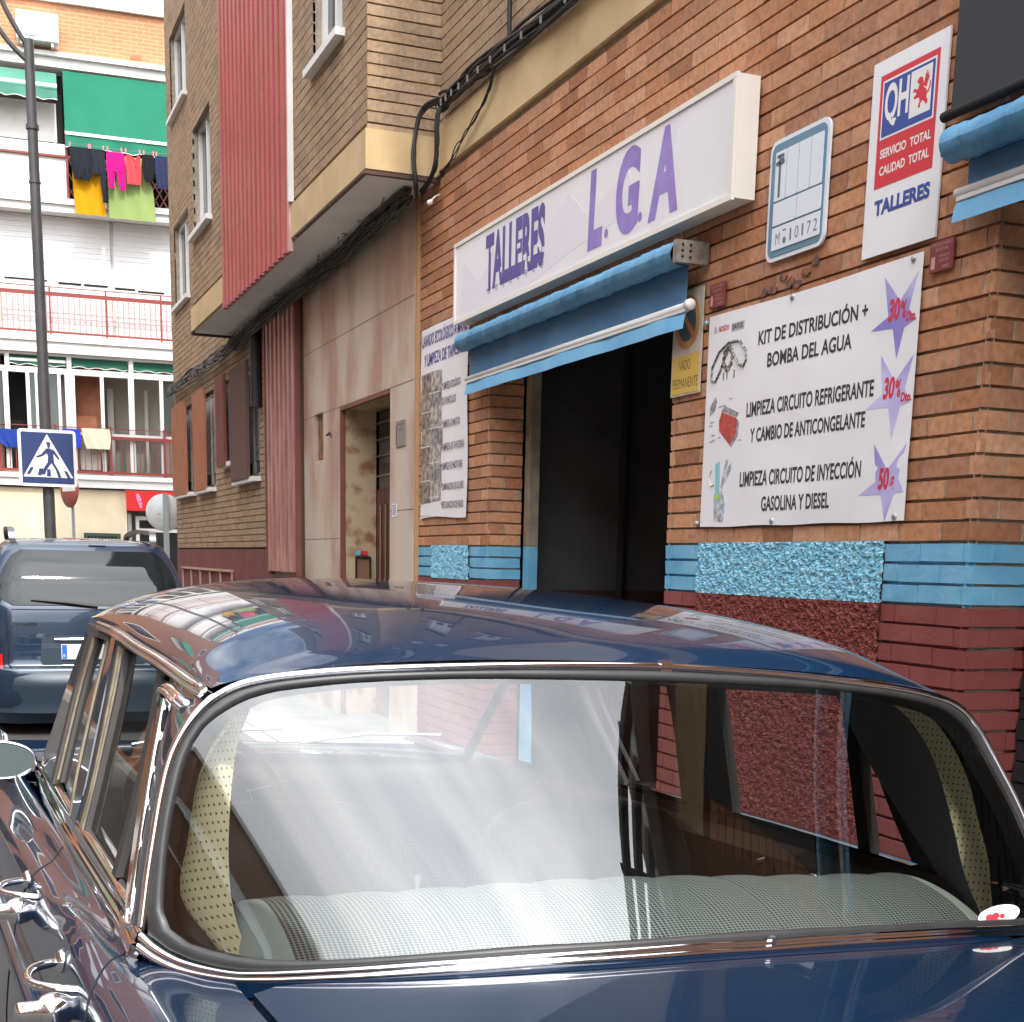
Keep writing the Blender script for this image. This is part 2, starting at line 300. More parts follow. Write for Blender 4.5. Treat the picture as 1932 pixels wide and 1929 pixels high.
# ------------------------------------------------------------------ brickwork
CH, BL, ZP = 0.0727, 0.232, 1.636
def brickwork(mb, fr, u0, u1, z0, z1, holes=(), band=lambda z: 0, jit=.0016, hj=.0115, vj=.011, nm=1):
    "courses of single bricks with raked bed joints; mi 2k = brick, 2k+1 = its mortar"
    k0 = math.ceil((z0-ZP)/CH-.45); k1 = math.floor((z1-ZP)/CH+.45)
    for k in range(k0, k1):
        za = ZP+k*CH; zb = za+CH-hj; zc = (za+zb)/2; b = band(zc)
        iv = [(u0, u1)]
        for h in holes:
            if h[2] <= zc <= h[3]:
                nv = []
                for a, c in iv:
                    if h[1] <= a or h[0] >= c: nv.append((a, c)); continue
                    if h[0] > a: nv.append((a, h[0]))
                    if h[1] < c: nv.append((h[1], c))
                iv = nv
        for a, c in iv:
            mb.add([fr.p(a, za-hj, -.021), fr.p(c, za-hj, -.021), fr.p(c, zb, -.021), fr.p(a, zb, -.021)], [(0, 1, 2, 3)], False, 2*b+1, .3)
            mb.add([fr.p(a+.002, za+.0015, -.0040), fr.p(c-.002, za+.0015, -.0040), fr.p(c-.002, zb-.0015, -.0040), fr.p(a+.002, zb-.0015, -.0040),
                    fr.p(a+.002, za+.0015, -.021), fr.p(c-.002, za+.0015, -.021), fr.p(c-.002, zb-.0015, -.021), fr.p(a+.002, zb-.0015, -.021)],
                   [(0, 1, 2, 3), (0, 4, 5, 1), (3, 2, 6, 7)], False, 2*b+1, .7)
            off = (k % 2)*BL/2+rng.uniform(-.012, .012); n0 = math.floor((a-off)/BL); x = n0*BL+off
            while x < c:
                p, q = max(x, a), min(x+BL-vj, c)
                if q-p > .02:
                    j = rng.uniform(-jit, jit, 4); dz = rng.uniform(-.0012, .0012)
                    vs = [fr.p(p, za+dz, j[0]-.0015), fr.p(q, za+dz, j[1]-.0015), fr.p(q, zb+dz, j[2]+.0012), fr.p(p, zb+dz, j[3]+.0012),
                          fr.p(p, za+dz, -.020), fr.p(q, za+dz, -.020), fr.p(q, zb+dz, -.020), fr.p(p, zb+dz, -.020)]
                    mb.add(vs, [(0, 1, 2, 3), (0, 4, 5, 1), (3, 2, 6, 7), (1, 5, 6, 2), (0, 3, 7, 4)], False, 2*b, float(rng.random()))
                x += BL
Wf = Fr((3.2, 0, 0), (0, -1, 0), (0, 0, 1))          # garage wall, u = -Y
Bf = Fr((2.683, 0, 0), (0, -1, 0), (0, 0, 1))        # front of the bay
def Jf(y): return Fr((3.2, y, 0), (1, 0, 0), (0, 0, 1))   # reveal facing -Y (u = depth into the wall)
TOP = 14.2
apt = thing('apartment_building', 'brown brick apartment building with projecting bay, marble doorway and open garage', 'building', (3.2, 10, 0))
def bandf(z): return 0 if z > 1.63 else (1 if z > 1.415 else 2)
BM = [M['orange'], M['mortar'], M['bluepaint'], M['bluepaint'], M['redpaint'], M['redpaint']]
# garage front, orange brick above a blue and oxblood painted base
mb = MB()
roughs = [(-5.656, -4.262, 0.3, 1.636), (-9.572, -8.777, 1.40, 1.636)]
gate = (-8.44, -5.98, 0.0, 3.02); gate2 = (-3.79, -1.3, 0.0, 3.1)
brickwork(mb, Wf, -9.90, -1.0, 0.0, 4.14, [gate, gate2]+roughs, bandf)
brickwork(mb, Jf(8.44), 0.0, 0.235, 0.0, 3.0, (), bandf)       # left reveal of the garage opening
brickwork(mb, Jf(3.79), 0.0, 0.30, 0.0, 3.1, (), bandf)        # reveal right of the banner
brickwork(mb, Fr((3.44, 5.98, 0), (-1, 0, 0), (0, 0, 1)), 0.0, 0.24, 0.0, 3.0, (), bandf)
mb.build('garage_front', BM, apt, attr=True)
# wall core behind the brick skin
mb = MB()
for a, b, z0, z1 in [(8.46, 10.54, 0, 4.2), (12.05, 14.83, 0, 4.2), (10.54, 12.05, 2.83, 4.2), (3.81, 5.96, 0, 4.2), (-1.0, 1.28, 0, 5.2), (5.96, 8.46, 3.0, 4.2), (1.28, 3.81, 3.1, 4.2)]:
    mb.wbox(3.2245, 3.44, a, b, z0, z1)
mb.build('wall_core', M['mortar'], apt)
# roughcast panels
def roughcast(u0, u1, z0, z1, mats, name, split=None, step=.0055):
    nu = int((u1-u0)/step); nz = int((z1-z0)/step); mb = MB()
    U = np.linspace(u0, u1, nu); Z = np.linspace(z0, z1, nz)
    N = rng.random((nu, nz)); N2 = rng.random((nu//3+2, nz//3+2)); N2 = np.kron(N2, np.ones((3, 3)))[:nu, :nz]
    D = .003+.008*N+.010*N2
    P = np.array([[Wf.p(U[i], Z[j], D[i, j]-.006) for j in range(nz)] for i in range(nu)])
    mb.grid(P, False)
    if split:
        fz = [np.mean([mb.v[i][2] for i in f]) for f in mb.f]; mb.mi = [0 if z > split else 1 for z in fz]
    return mb.build(name, mats, apt)
M['bluerough'] = mat('blue_roughcast_paint', (.16, .40, .55), .95, spec=.1, var=(.32, .56, .66), vscale=70, detail=3, pos=(.42, .60))
M['redrough'] = mat('oxblood_roughcast_paint', (.155, .042, .037), .95, spec=.1, var=(.22, .068, .058), vscale=45, detail=2)
roughcast(-5.656, -4.262, 0.30, 1.636, [M['bluerough'], M['redrough']], 'roughcast_panel', 1.411)
roughcast(-9.572, -8.777, 1.405, 1.636, [M['bluerough'], M['redrough']], 'roughcast_panel')
# ochre band and tan brick above
mb = MB(); mb.wbox(3.182, 3.44, 1.0, 9.47, 4.142, 4.425); mb.build('ochre_band', M['band'], apt)
mb = MB(); TM = [M['tan'], M['tanmortar']]
up = []
for zz in (5.55, 8.3, 11.05):
    for yy in (6.3, 8.2): up.append((-yy-.95, -yy, zz, zz+1.2))
brickwork(mb, Wf, -9.478, -5.0, 4.43, TOP, up)
brickwork(mb, Fr((3.2, 5.0, 0), (1, 0, 0), (0, 0, 1)), 0, 1.0, 4.43, TOP)
mb.build('upper_wall', TM, apt, attr=True)
mb = MB(); mb.wbox(3.38, 9.0, 5.02, 22.2, 4.43, TOP-.02); mb.wbox(3.56, 9, 8.8, 22.2, 0.0, 4.43)
mb.wbox(8.5, 9, -1, 8.8, 0, 4.43); mb.build('building_core', M['tanmortar'], apt)
# windows of the upper floors
def window(fr, u0, u1, z0, z1, shut=.55, depth=.12, sillw=.07):
    f = MB(); w = .055
    f.box(u0, u0+w, z0, z1, -depth, -depth+.05, fr); f.box(u1-w, u1, z0, z1, -depth, -depth+.05, fr)
    f.box(u0+w, u1-w, z1-w, z1, -depth, -depth+.05, fr); f.box(u0+w, u1-w, z0, z0+w, -depth, -depth+.05, fr)
    f.box((u0+u1)/2-.03, (u0+u1)/2+.03, z0+w, z1-w, -depth-.002, -depth+.055, fr)
    o = f.build('window', M['white'], apt)
    p = MB(); p.box(u0+w, u1-w, z0+w, z1-w, -depth+.012, -depth+.016, fr); p.build('pane', M['darkglass'], o)
    if shut:
        s = MB(); n = int((z1-z0)*shut/.045)
        for i in range(n):
            za = z1-w-(i+1)*.045; s.box(u0+w, u1-w, za, za+.041, -depth+.022, -depth+.034, fr)
        s.build('roller_shutter', M['shutw'], o)
    b = MB(); b.box(u0-.05, u1+.05, z0-.055, z0-.003, -depth, sillw, fr); b.build('sill', M['white'], o)
    q = MB(); q.box(u0-.01, u0, z0, z1, -.165, -.001, fr); q.box(u1, u1+.01, z0, z1, -.165, -.001, fr); q.box(u0, u1, z1, z1+.01, -.165, -.001, fr)
    q.build('reveal', M['tanmortar'], o)
for h in up: window(Wf, *h)
# ---- projecting bay
YB0, YB1 = 9.478, 16.95
bayh = []
for zz in (5.155, 7.85, 10.55): bayh += [(-10.98, -10.10, zz, zz+1.15), (-16.70, -15.55, zz-.06, zz+1.09)]
mb = MB()
brickwork(mb, Bf, -YB1, -YB0, 4.36, TOP, bayh+[(-14.70, -11.72, 4.3, TOP)])
brickwork(mb, Fr((2.683, YB0, 0), (1, 0, 0), (0, 0, 1)), 0.0, .517, 4.31, TOP)
mb.build('bay_wall', TM, apt, attr=True)
mb = MB(); mb.wbox(2.86, 3.37, YB0+.0225, YB1, 4.37, TOP-.03); mb.build('bay_core', M['tanmortar'], apt)
mb = MB(); mb.wbox(2.665, 3.195, YB0-.018, YB1+.01, 4.10, 4.352); mb.build('bay_band', M['band'], apt)
mb = MB(); mb.wbox(2.70, 3.19, YB0+.04, YB1-.02, 4.085, 4.0975); mb.build('soffit', M['soffit'], apt)
mb = MB(); mb.wbox(2.66, 3.19, YB0-.012, YB0+.03, 4.07, 4.098); mb.wbox(2.668, 2.70, YB0+.0301, 11.6, 4.085, 4.098); mb.build('drip_trim', M['darkbrown'], apt)
mb = MB(); mb.wbox(2.66, 3.19, YB1-.02, YB1+.02, 4.06, 4.098); mb.build('drip_trim', M['darkbrown'], apt)
for h in bayh: window(Bf, *h, shut=.35 if h[0] > -12 else 0)
# red corrugated cladding over the bay windows
mb = MB(); n = 15; y0, y1 = 11.70, 14.70
for i in range(n):
    a = y0+(y1-y0)*i/n; b = a+(y1-y0)/n
    mb.box(-b+.006, -a-.080, 4.0, TOP, .005, .052, Bf, mi=0)
    mb.box(-a-.079, -a-.002, 4.0, TOP, .0, .034, Bf, mi=1)
mb.build('ribbed_cladding', [M['slat'], M['slatw']], apt)
mb = MB(); mb.box(-11.692, -11.655, 4.37, TOP, .002, .045, Bf); mb.build('white_corner_strip', M['white'], apt)
# ---- wall beyond the bay, down to the street corner
mb = MB()
fw_ = [(-21.75, -20.30, 7.72, 8.85), (-21.78, -20.42, 5.13, 6.26), (-21.78, -20.42, 10.4, 11.5),
       (-21.75, -20.25, 2.42, 3.66), (-19.85, -18.62, 2.42, 3.67), (-17.92, -17.18, 2.67, 3.67), (-16.95, -15.72, 2.42, 3.66)]
brickwork(mb, Wf, -22.2, -14.83, 1.62, 4.10, fw_)
brickwork(mb, Wf, -22.2, -16.96, 4.10, TOP, fw_)
mb.build('street_wall', TM, apt, attr=True)
mb = MB(); mb.wbox(3.38, 3.44, 14.83, 22.2, 0, 4.43); mb.build('street_wall_core', M['tanmortar'], apt)
mb = MB(); mb.wbox(3.20, 8.0, 22.2, 22.23, 0, TOP); mb.build('corner_wall', bricktex('corner_brick', (.24, .16, .10), (.21, .14, .09), (.20, .17, .13), 1, (R(90), 0, 0)), apt)
for h in fw_[:3]: window(Wf, *h, shut=0)
for h in fw_[3:]: window(Wf, h[0], h[1], h[2], h[3], shut=.8, depth=.10, sillw=.09)
mb = MB(); mb.wbox(3.188, 3.3, 14.84, 22.21, 0.0, 1.612); mb.build('oxblood_plinth', mat('oxblood_plaster', (.135, .036, .034), .85, var=(.165, .05, .045), vscale=3, bump=.35), apt)
gr = MB()
gr.wbox(3.15, 3.185, 17.38, 21.53, 1.325, 1.355)
for i in range(6): yy = 17.4+i*.82; gr.wbox(3.155, 3.18, yy, yy+.022, .5, 1.324)
gr.build('low_grille', mat('rose_grille_paint', (.42, .25, .2), .6), apt)
# sliding shutters in front of the ground floor windows
for (a, b, z0, z1, m, rib) in [(20.5, 21.86, 2.40, 3.70, M['rust'], 0), (18.85, 19.85, 2.40, 3.69, M['rust'], 0), (17.35, 17.92, 2.62, 3.71, M['brown'], 1), (15.92, 16.95, 2.40, 3.70, mat('mauve_brown_shutter', (.13, .068, .055), .55), 1)]:
    s = MB(); s.wbox(3.10, 3.125, a, b, z0, z1)
    if rib:
        n = int((b-a)/.055)
        for i in range(n): y = a+(b-a)*(i+.25)/n; s.wbox(3.088, 3.099, y, y+.026, z0+.01, z1-.01)
    s.build('shutter', m, apt)
# rose metal slatted column
s = MB()
for i in range(7):
    y = 13.50+i*.198; s.wbox(3.08, 3.135, y, y+.075, 1.38, 4.06)
o = s.build('slatted_screen', M['pinkbrown'], apt)
s = MB(); s.wbox(3.14, 3.19, 13.46, 14.84, 1.30, 4.06); s.build('screen_back', M['darkbrown'], o)
s = MB(); s.wbox(3.09, 3.139, 13.455, 13.49, 1.34, 4.06); s.wbox(3.07, 3.139, 14.80, 14.835, 1.34, 4.06); s.build('screen_edge', M['brown'], o)
# ---- marble portal
mb = MB()
for (a, b, z0, z1) in [(9.93, 10.545, 0, 2.825), (12.045, 12.68, 0, 2.42), (12.68, 13.01, 0, 2.42), (12.68, 13.01, 2.845, 2.86), (12.045, 12.68, 2.42, 2.86), (13.01, 13.44, 0, 2.86)]: mb.wbox(3.17, 3.44, a, b, z0, z1)
mb.wbox(3.17, 3.44, 9.93, 12.045, 2.86, 4.10); mb.wbox(3.17, 3.44, 12.045, 13.44, 2.8605, 4.10); mb.wbox(3.17, 3.44, 10.545, 12.045, 2.826, 2.859); mb.wbox(3.17, 3.44, 9.93, 10.545, 2.826, 2.859)
po = mb.build('marble_portal', M['marble'], apt)
mb = MB()
for zz in (3.42, 2.83, 1.9): mb.wbox(3.1685, 3.17, 9.94, 10.53 if zz < 2.8 else 13.43, zz, zz+.005)
mb.wbox(3.1685, 3.17, 12.1, 13.43, 1.7, 1.705); mb.build('stone_joint', M['grout'], po)
mb = MB(); mb.wbox(3.172, 3.202, 9.895, 9.926, 1.3, 4.1); mb.build('portal_edge', mat('ochre_edge_paint', (.42, .25, .12), .8), po)
mb = MB(); mb.wbox(3.20, 3.43, 12.705, 12.985, 2.44, 2.84); mb.wbox(3.25, 3.43, 12.98, 13.005, 2.43, 2.84); mb.build('niche_lining', mat('rust_stained_niche', (.30, .13, .07), .8, var=(.12, .06, .04), vscale=9), po)
mb = MB(); mb.wbox(3.205, 3.485, 12.018, 12.040, 0, 2.82); mb.wbox(3.205, 3.485, 10.55, 12.015, 2.80, 2.822); mb.wbox(3.205, 3.485, 10.55, 10.57, 0, 2.795); mb.build('door_reveal', M['marble_in'], po)
mb = MB(); mb.wbox(3.16, 3.2, 12.012, 12.046, 0, 2.83); mb.wbox(3.16, 3.2, 10.545, 12.01, 2.795, 2.83); mb.build('door_trim', M['brown'], po)
dr = MB(); dr.wbox(3.49, 3.53, 10.57, 12.02, 0, 2.05); dr.wbox(3.49, 3.53, 10.57, 12.02, 2.05, 2.13); d = dr.build('entrance_door', mat('oxblood_door', (.085, .022, .022), .4), apt)
mb = MB(); mb.wbox(3.50, 3.51, 10.58, 12.01, 2.135, 2.8); mb.build('door_pane', M['darkglass'], d)
mb = MB()
for zz in (2.25, 2.42, 2.56, 2.7): mb.tube([(3.487, 10.6, zz), (3.487, 12.0, zz)], .009, 6)
for i in range(8): y = 10.75+i*.16; mb.tube([(3.483, y, 1.15), (3.483, y, 2.0)], .009, 6)
mb.build('door_bars', mat('brass_bars', (.35, .28, .18), .35, metal=.7), d)
# ---- garage opening: lintel, door frame and the dim workshop
mb = MB(); mb.wbox(3.2, 3.44, 5.985, 8.435, 2.95, 3.03); mb.build('lintel', M['mortar'], apt)
GFM = mat('beige_frame_paint', (.30, .25, .18), .6, var=(.2, .16, .11), vscale=9)
mb = MB(); mb.wbox(3.445, 3.5, 5.99, 6.05, 0, 3.0); mb.build('gate_frame', GFM, apt)
mb = MB(); mb.wbox(3.445, 3.51, 8.33, 8.42, 1.636, 3.0); fo = mb.build('gate_frame', GFM, apt)
mb = MB(); mb.wbox(3.445, 3.51, 8.33, 8.42, 0.0, 1.632); mb.build('gate_frame_base', M['bluepaint'], fo)
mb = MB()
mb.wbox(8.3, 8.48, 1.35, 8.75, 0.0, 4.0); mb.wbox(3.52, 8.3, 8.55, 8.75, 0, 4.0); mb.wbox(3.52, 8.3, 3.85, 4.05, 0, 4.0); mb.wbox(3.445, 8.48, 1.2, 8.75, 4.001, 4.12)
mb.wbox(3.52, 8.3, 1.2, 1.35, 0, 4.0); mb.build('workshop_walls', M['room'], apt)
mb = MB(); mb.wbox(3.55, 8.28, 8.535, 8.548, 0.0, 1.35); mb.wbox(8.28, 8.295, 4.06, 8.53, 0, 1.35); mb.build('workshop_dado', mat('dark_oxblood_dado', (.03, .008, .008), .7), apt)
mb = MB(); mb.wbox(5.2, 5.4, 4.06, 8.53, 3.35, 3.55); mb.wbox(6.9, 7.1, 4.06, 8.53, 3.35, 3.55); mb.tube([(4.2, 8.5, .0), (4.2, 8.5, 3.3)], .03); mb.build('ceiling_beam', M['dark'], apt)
# opening on the right edge: slats coloured near-black for its unlit interior
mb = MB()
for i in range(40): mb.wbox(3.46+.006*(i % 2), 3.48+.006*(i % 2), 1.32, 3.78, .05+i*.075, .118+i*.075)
mb.build('unlit_opening_fill', M['dark'], apt)
# cornice and roof parapet
mb = MB(); mb.wbox(2.55, 9.0, 5.0, 22.3, TOP, TOP+.25); mb.wbox(2.3, 3.0, 9.3, 17.1, TOP+.02, TOP+.2); mb.build('cornice', M['white'], apt)
# low annex and taller house on the garage side behind the viewer
ax = thing('workshop_annex', 'low brick workshop annex with a white coping beside the street', 'building', (3.2, 2, 0))
mb = MB(); mb.wbox(3.2, 8.4, -6.0, 4.99, 4.43, 4.72); mb.wbox(3.2, 8.4, -6.0, 1.0, 0, 4.425); mb.build('wall', bricktex('annex_brick', (.30, .13, .06), (.25, .10, .05), (.22, .18, .14), 1, (R(90), 0, R(90))), ax)
mb = MB(); mb.wbox(3.08, 8.5, -6.0, 4.98, 4.725, 4.80); mb.build('coping', M['white'], ax)
mb = MB()
for dx in (.0, .13, .26):
    p0 = (3.06+dx, 1.5); mb.prism([(p0[0]+.33*a+e, p0[1]+.94*a) for a, e in ((-4.4, 0), (.55, 0), (.55, .065), (-4.4, .065))], 4.74, 4.79)
mb.prism([(3.46+.33*a, 1.5+.94*a) for a in (-4.4, .4)]+[(8.3, 1.9), (8.3, -2.6)], 4.805, 4.86); mb.wbox(2.70, 3.6, .47, .53, 4.791, 4.804); mb.wbox(2.0, 3.0, -1.9, -1.84, 4.791, 4.804)
mb.build('reflection_slats', M['darkbrown'], ax)  # invented slats and canopy, skewed to shape stripes in the rear window reflection
def simple_house(nm, label, x0, x1, y0, y1, h, face, wallm, base, floors, spacing=3.0, awn=True, z00=1.0):
    t = thing(nm, label, 'building', base)
    mb = MB(); mb.wbox(x0, x1, y0, y1, 0, h); mb.build('wall', wallm, t)
    mb = MB(); mb.wbox(x0-.12, x1+.12, y0-.05, y1+.05, h, h+.3); mb.build('parapet', M['white'], t)
    X = x1 if face > 0 else x0; fr = Fr((X, 0, 0), (0, face, 0), (0, 0, 1))
    y = y0+.9; win = []
    while y < y1-1.8:
        for k in range(floors): win.append((y, z00+k*2.85, (int(y*7)+k) % 3))
        y += spacing
    for y, z, s in win:
        a, b = (y, y+1.35) if face > 0 else (-y-1.35, -y)
        m = MB(); m.box(a, a+.07, z, z+1.35, .0, .03, fr); m.box(b-.07, b, z, z+1.35, .0, .03, fr); m.box(a+.07, b-.07, z+1.28, z+1.35, 0, .03, fr); m.box(a+.07, b-.07, z, z+.07, 0, .03, fr); m.box(a-.06, b+.06, z-.07, z-.002, 0, .1, fr)
        w = m.build('window', M['white'], t)
        m = MB(); m.box(a+.07, b-.07, z+.07, z+1.28, .002, .01, fr); m.build('pane', M['shutw'] if s == 0 else M['darkglass'], w)
        if s == 1 and awn:
            m = MB(); m.prism([(0, 0), (.6, -.75), (.6, -.95), (.585, -.95), (.585, -.76), (0, -.02)], a-.1, b+.1, Fr(fr.p(0, z+1.5, .035), fr.n, fr.w)) if False else None
            P = [fr.p(a-.1, z+1.5, .04), fr.p(b+.1, z+1.5, .04), fr.p(b+.1, z+.75, .62), fr.p(a-.1, z+.75, .62), fr.p(b+.1, z+.55, .63), fr.p(a-.1, z+.55, .63)]
            m = MB(); m.add(P, [(0, 1, 2, 3), (3, 2, 4, 5)]); m.build('awning', M['awngreen'], w)
        if s == 2:
            m = MB(); m.box(a-.2, b+.2, z-.45, z-.3, .0, .8, fr); bo = m.build('balcony', M['white'], t)
            m = MB(); m.box(a-.2, b+.2, z+.55, z+.6, .75, .8, fr)
            for i in range(12): uu = a-.2+(b-a+.4)*i/11; m.box(uu, uu+.02, z-.3, z+.55, .765, .785, fr)
            m.build('railing', M['redrail'], bo)
    return t
simple_house('apartment_house', 'tall brick house on the garage side of the street behind the viewer', 3.2, 12, -45, -6.1, 9.0, -1, bricktex('house_brick', (.24, .15, .09), (.2, .12, .07), (.2, .17, .13), 1, (R(90), 0, R(90))), (3.2, -20, 0), 3)
cb_ = thing('corner_brick_house', 'orange brick corner house left of the white apartment block', 'building', (-8, 29.3, 0))
mb = MB(); mb.wbox(-17, -.6, 29.25, 29.75, 0, 13.4); mb.build('wall', bricktex('corner_orange_brick', (.24, .09, .038), (.20, .07, .03), (.24, .15, .10), 1, (R(90), 0, 0)), cb_)
cf = Fr((0, 29.25, 0), (1, 0, 0), (0, 0, 1))
for i in range(6): MB().box(-16.6+i*2.7, -14.4+i*2.7, .25, 2.7, .005, .03, cf).build('reflection_dark_panel', M['darkglass'], cb_)  # dark shop panels added to darken what the car's flank and glass reflect
for i in range(5):
    for k in range(3):
        a = -16.2+i*3.1; z = 3.9+k*2.9
        m = MB(); m.box(a, a+1.5, z, z+.08, .0, .05, cf); m.box(a, a+1.5, z+1.32, z+1.4, 0, .05, cf); m.box(a, a+.08, z+.08, z+1.32, 0, .05, cf); m.box(a+1.42, a+1.5, z+.08, z+1.32, 0, .05, cf); w = m.build('window', M['white'], cb_)
        m = MB(); m.box(a+.08, a+1.42, z+.08, z+1.32, .003, .012, cf); m.build('pane', M['shutw'] if (i+k) % 2 else M['darkglass'], w)
        if (i*2+k) % 3 == 0:
            m = MB(); m.add([cf.p(a-.1, z+1.5, .05), cf.p(a+1.6, z+1.5, .05), cf.p(a+1.6, z+.7, .6), cf.p(a-.1, z+.7, .6)], [(0, 1, 2, 3)]); m.build('awning', M['awngreen'], w)
simple_house('brick_apartment_house', 'orange brick apartment house with white windows across the street', -18, -8.0, -30, 23.5, 9.8, 1, M['leftbrick'], (-8, 0, 0), 3)
simple_house('end_house', 'pale house closing the far end of the street behind the viewer', -14, 12, -75, -62, 11, 1, M['cream'], (0, -68, 0), 3, awn=False)
# ------------------------------------------------------------------ sign box over the garage
def Wp(d): return Fr((3.2-d, 0, 0), (0, -1, 0), (0, 0, 1))
sg = thing('sign_box', 'long white box sign with violet lettering above the garage opening', 'sign', (3.14, 7.05, 3.04))
F = Fr((3.075, 0, 0), (0, -1, 0), (0, 0, 1))
m = MB(); m.wbox(3.085, 3.185, 5.31, 8.80, 3.045, 3.525); m.build('case', M['white'], sg)
m = MB()
m.box(-8.806, -5.303, 3.036, 3.060, -.012, .004, F); m.box(-8.806, -5.303, 3.508, 3.530, -.012, .004, F)
m.box(-8.806, -8.780, 3.061, 3.507, -.012, .0035, F); m.box(-5.330, -5.303, 3.061, 3.507, -.012, .0035, F)
m.box(-5.309, -5.302, 3.045, 3.525, -.11, -.0125, F); m.build('frame', mat('cream_white_frame', (.78, .74, .66), .45), sg)
m = MB(); m.box(-8.78, -5.33, 3.06, 3.508, -.012, -.004, F); pn = m.build('face_panel', M['wsheet'], sg)
m = MB()
m.prism([(-8.70, 3.065), (-8.62, 3.40), (-8.35, 3.22), (-8.1, 3.36), (-7.6, 3.20), (-7.0, 3.44), (-6.75, 3.28), (-6.3, 3.40), (-6.2, 3.2), (-6.9, 3.15), (-7.6, 3.065)], -.0039, -.0034, F)
m.prism([(-6.05, 3.07), (-5.95, 3.50), (-5.80, 3.50), (-5.92, 3.07)], -.0039, -.0034, F); m.build('mountain_print', M['pale'], pn)
m = MB(); m.text('TALLERES', F, -8.232, -7.312, 3.165, .285, -.0028, bold=.045); mm = M['navyink']
for i in range(8):
    u = -8.22+i*.117
    for k in range(4): m.box(u+.02*k, u+.09-.008*k, 3.157-k*.011, 3.1605-k*.011, -.003, -.0024, F)
m.build('lettering', mm, pn)
m = MB()
for (u, w, a) in [(-8.15, 3.36, .05), (-7.98, 3.22, .03), (-7.72, 3.30, .05), (-7.62, 3.22, .05), (-7.45, 3.36, .04), (-7.42, 3.25, .03), (-7.34, 3.21, .03), (-7.55, 3.20, .04)]: m.box(u, u+a, w, w+.028, -.0026, -.0021, F)
m.build('lettering_streaks', M['wsheet'], pn)
m = MB()
for st, a, b in [('L', -6.745, -6.573), ('G', -6.425, -6.170), ('A', -6.075, -5.785)]: m.text(st, F, a, b, 3.125, .333, -.0028, bold=.05, shear=.08)
for a in (-6.525, -6.158): m.prism([(a+.022*math.cos(t*math.pi/6), 3.147+.022*math.sin(t*math.pi/6)) for t in range(12)], -.0032, -.0028, F)
m.build('lettering', M['purple'], pn)
# ------------------------------------------------------------------ blue awning over the garage
def cloth(u0, u1, prof, fr, nu=60, amp=.004, ph=0, freq=9):
    "prof: list of (w, d) down the cloth"
    U = np.linspace(u0, u1, nu)
    return np.array([[fr.p(u, w, d+amp*math.sin(freq*u+ph+w*7)+amp*.6*math.sin(freq*2.7*u+w*11)) for w, d in prof] for u in U])
def awning(label, y0, y1, zr, zb, zv, dr_, db):
    t = thing('awning', label, 'awning', (3.1, (y0+y1)/2, zr))
    n = 90; P = []
    for i in range(n):
        y = y0+(y1-y0)*i/(n-1); row = []
        for k in range(18):
            a = 2*math.pi*k/18; rr = .056+.004*math.sin(y*23+2*a)*math.sin(y*7.3+a)+.0025*math.sin(y*61+3*a)
            row.append((3.2-dr_-rr*math.cos(a), y, zr+rr*math.sin(a)))
        row.append(row[0]); P.append(row)
    m = MB(); m.grid(np.array(P), True); m.build('fabric_roll', M['awnroll'], t)
    m = MB(); m.grid(cloth(-y1+.03, -y0-.03, [(zr-.01, dr_-.052), (zr-.06, dr_-.05), ((zr+zb)/2, (dr_+db)/2-.03), (zb+.015, db-.012)], Wf, 80, .0035, 1, 5), True); m.build('canvas', M['awnblue'], t)
    m = MB(); m.lathe([(0, 0), (.016, 0), (.016, y1-y0+.02), (0, y1-y0+.02)], (3.2-db, y0-.01, zb), (0, 1, 0), 14); br = m.build('front_bar', M['white'], t)
    m = MB(); m.wbox(3.2-db-.010, 3.2-db+.010, y0, y1, zb-.026, zb-.010); m.build('bar_channel', M['white'], br)
    m = MB(); m.lathe([(0, -.03), (.022, -.03), (.025, -.022), (.025, .0), (0, .002)], (3.2-db, y0-.01, zb), (0, 1, 0), 18); m.build('end_cap', M['white'], br)
    m = MB(); m.grid(cloth(-y1, -y0, [(zb-.028, db+.002), ((zb+zv)/2, db+.012), (zv, db+.018)], Wf, 70, .004, 0, 6), True); m.build('valance', M['awnval'], t)
    m = MB(); m.wbox(3.2-dr_-.05, 3.19, y0-.045, y0-.012, zr-.05, zr+.045); m.lathe([(0, 0), (.04, 0), (.045, .01), (.03, .012), (0, .012)], (3.2-dr_, y0-.012, zr), (0, 1, 0), 14)
    b2 = MB(); b2.wbox(3.2-dr_-.03, 3.19, y1+.012, y1+.022, zr-.03, zr+.03); bm_ = mat('worn_metal_bracket', (.33, .30, .26), .5, metal=.3, var=(.18, .15, .12), vscale=25); b2.build('bracket', bm_, t); b = m.build('bracket', bm_, t)
    m = MB()
    for dy in (-.02, .02):
        for dz in (-.025, .0, .025): m.lathe([(0, 0), (.006, 0), (.006, .003), (0, .004)], (3.2-dr_+dy, y0-.0455, zr+dz), (0, -1, 0), 8)
    m.build('bolt', M['dark'], b)
    return t
awning('blue canvas awning rolled up beneath the white box sign', 5.72, 8.64, 2.905, 2.685, 2.585, .125, .085)
awning('blue canvas awning hung on the right edge under a charcoal screen', 1.2, 3.93, 2.90, 2.76, 2.665, .10, .06)
t = thing('roller_screen', 'charcoal grey fabric screen hanging at the upper right corner', 'window blind', (3.15, 2.7, 3.0))
m = MB(); m.grid(cloth(-4.02, -1.2, [(4.1, .04), (3.6, .045), (3.04, .05)], Wf, 30, .002), True); m.build('fabric', M['greyscreen'], t)
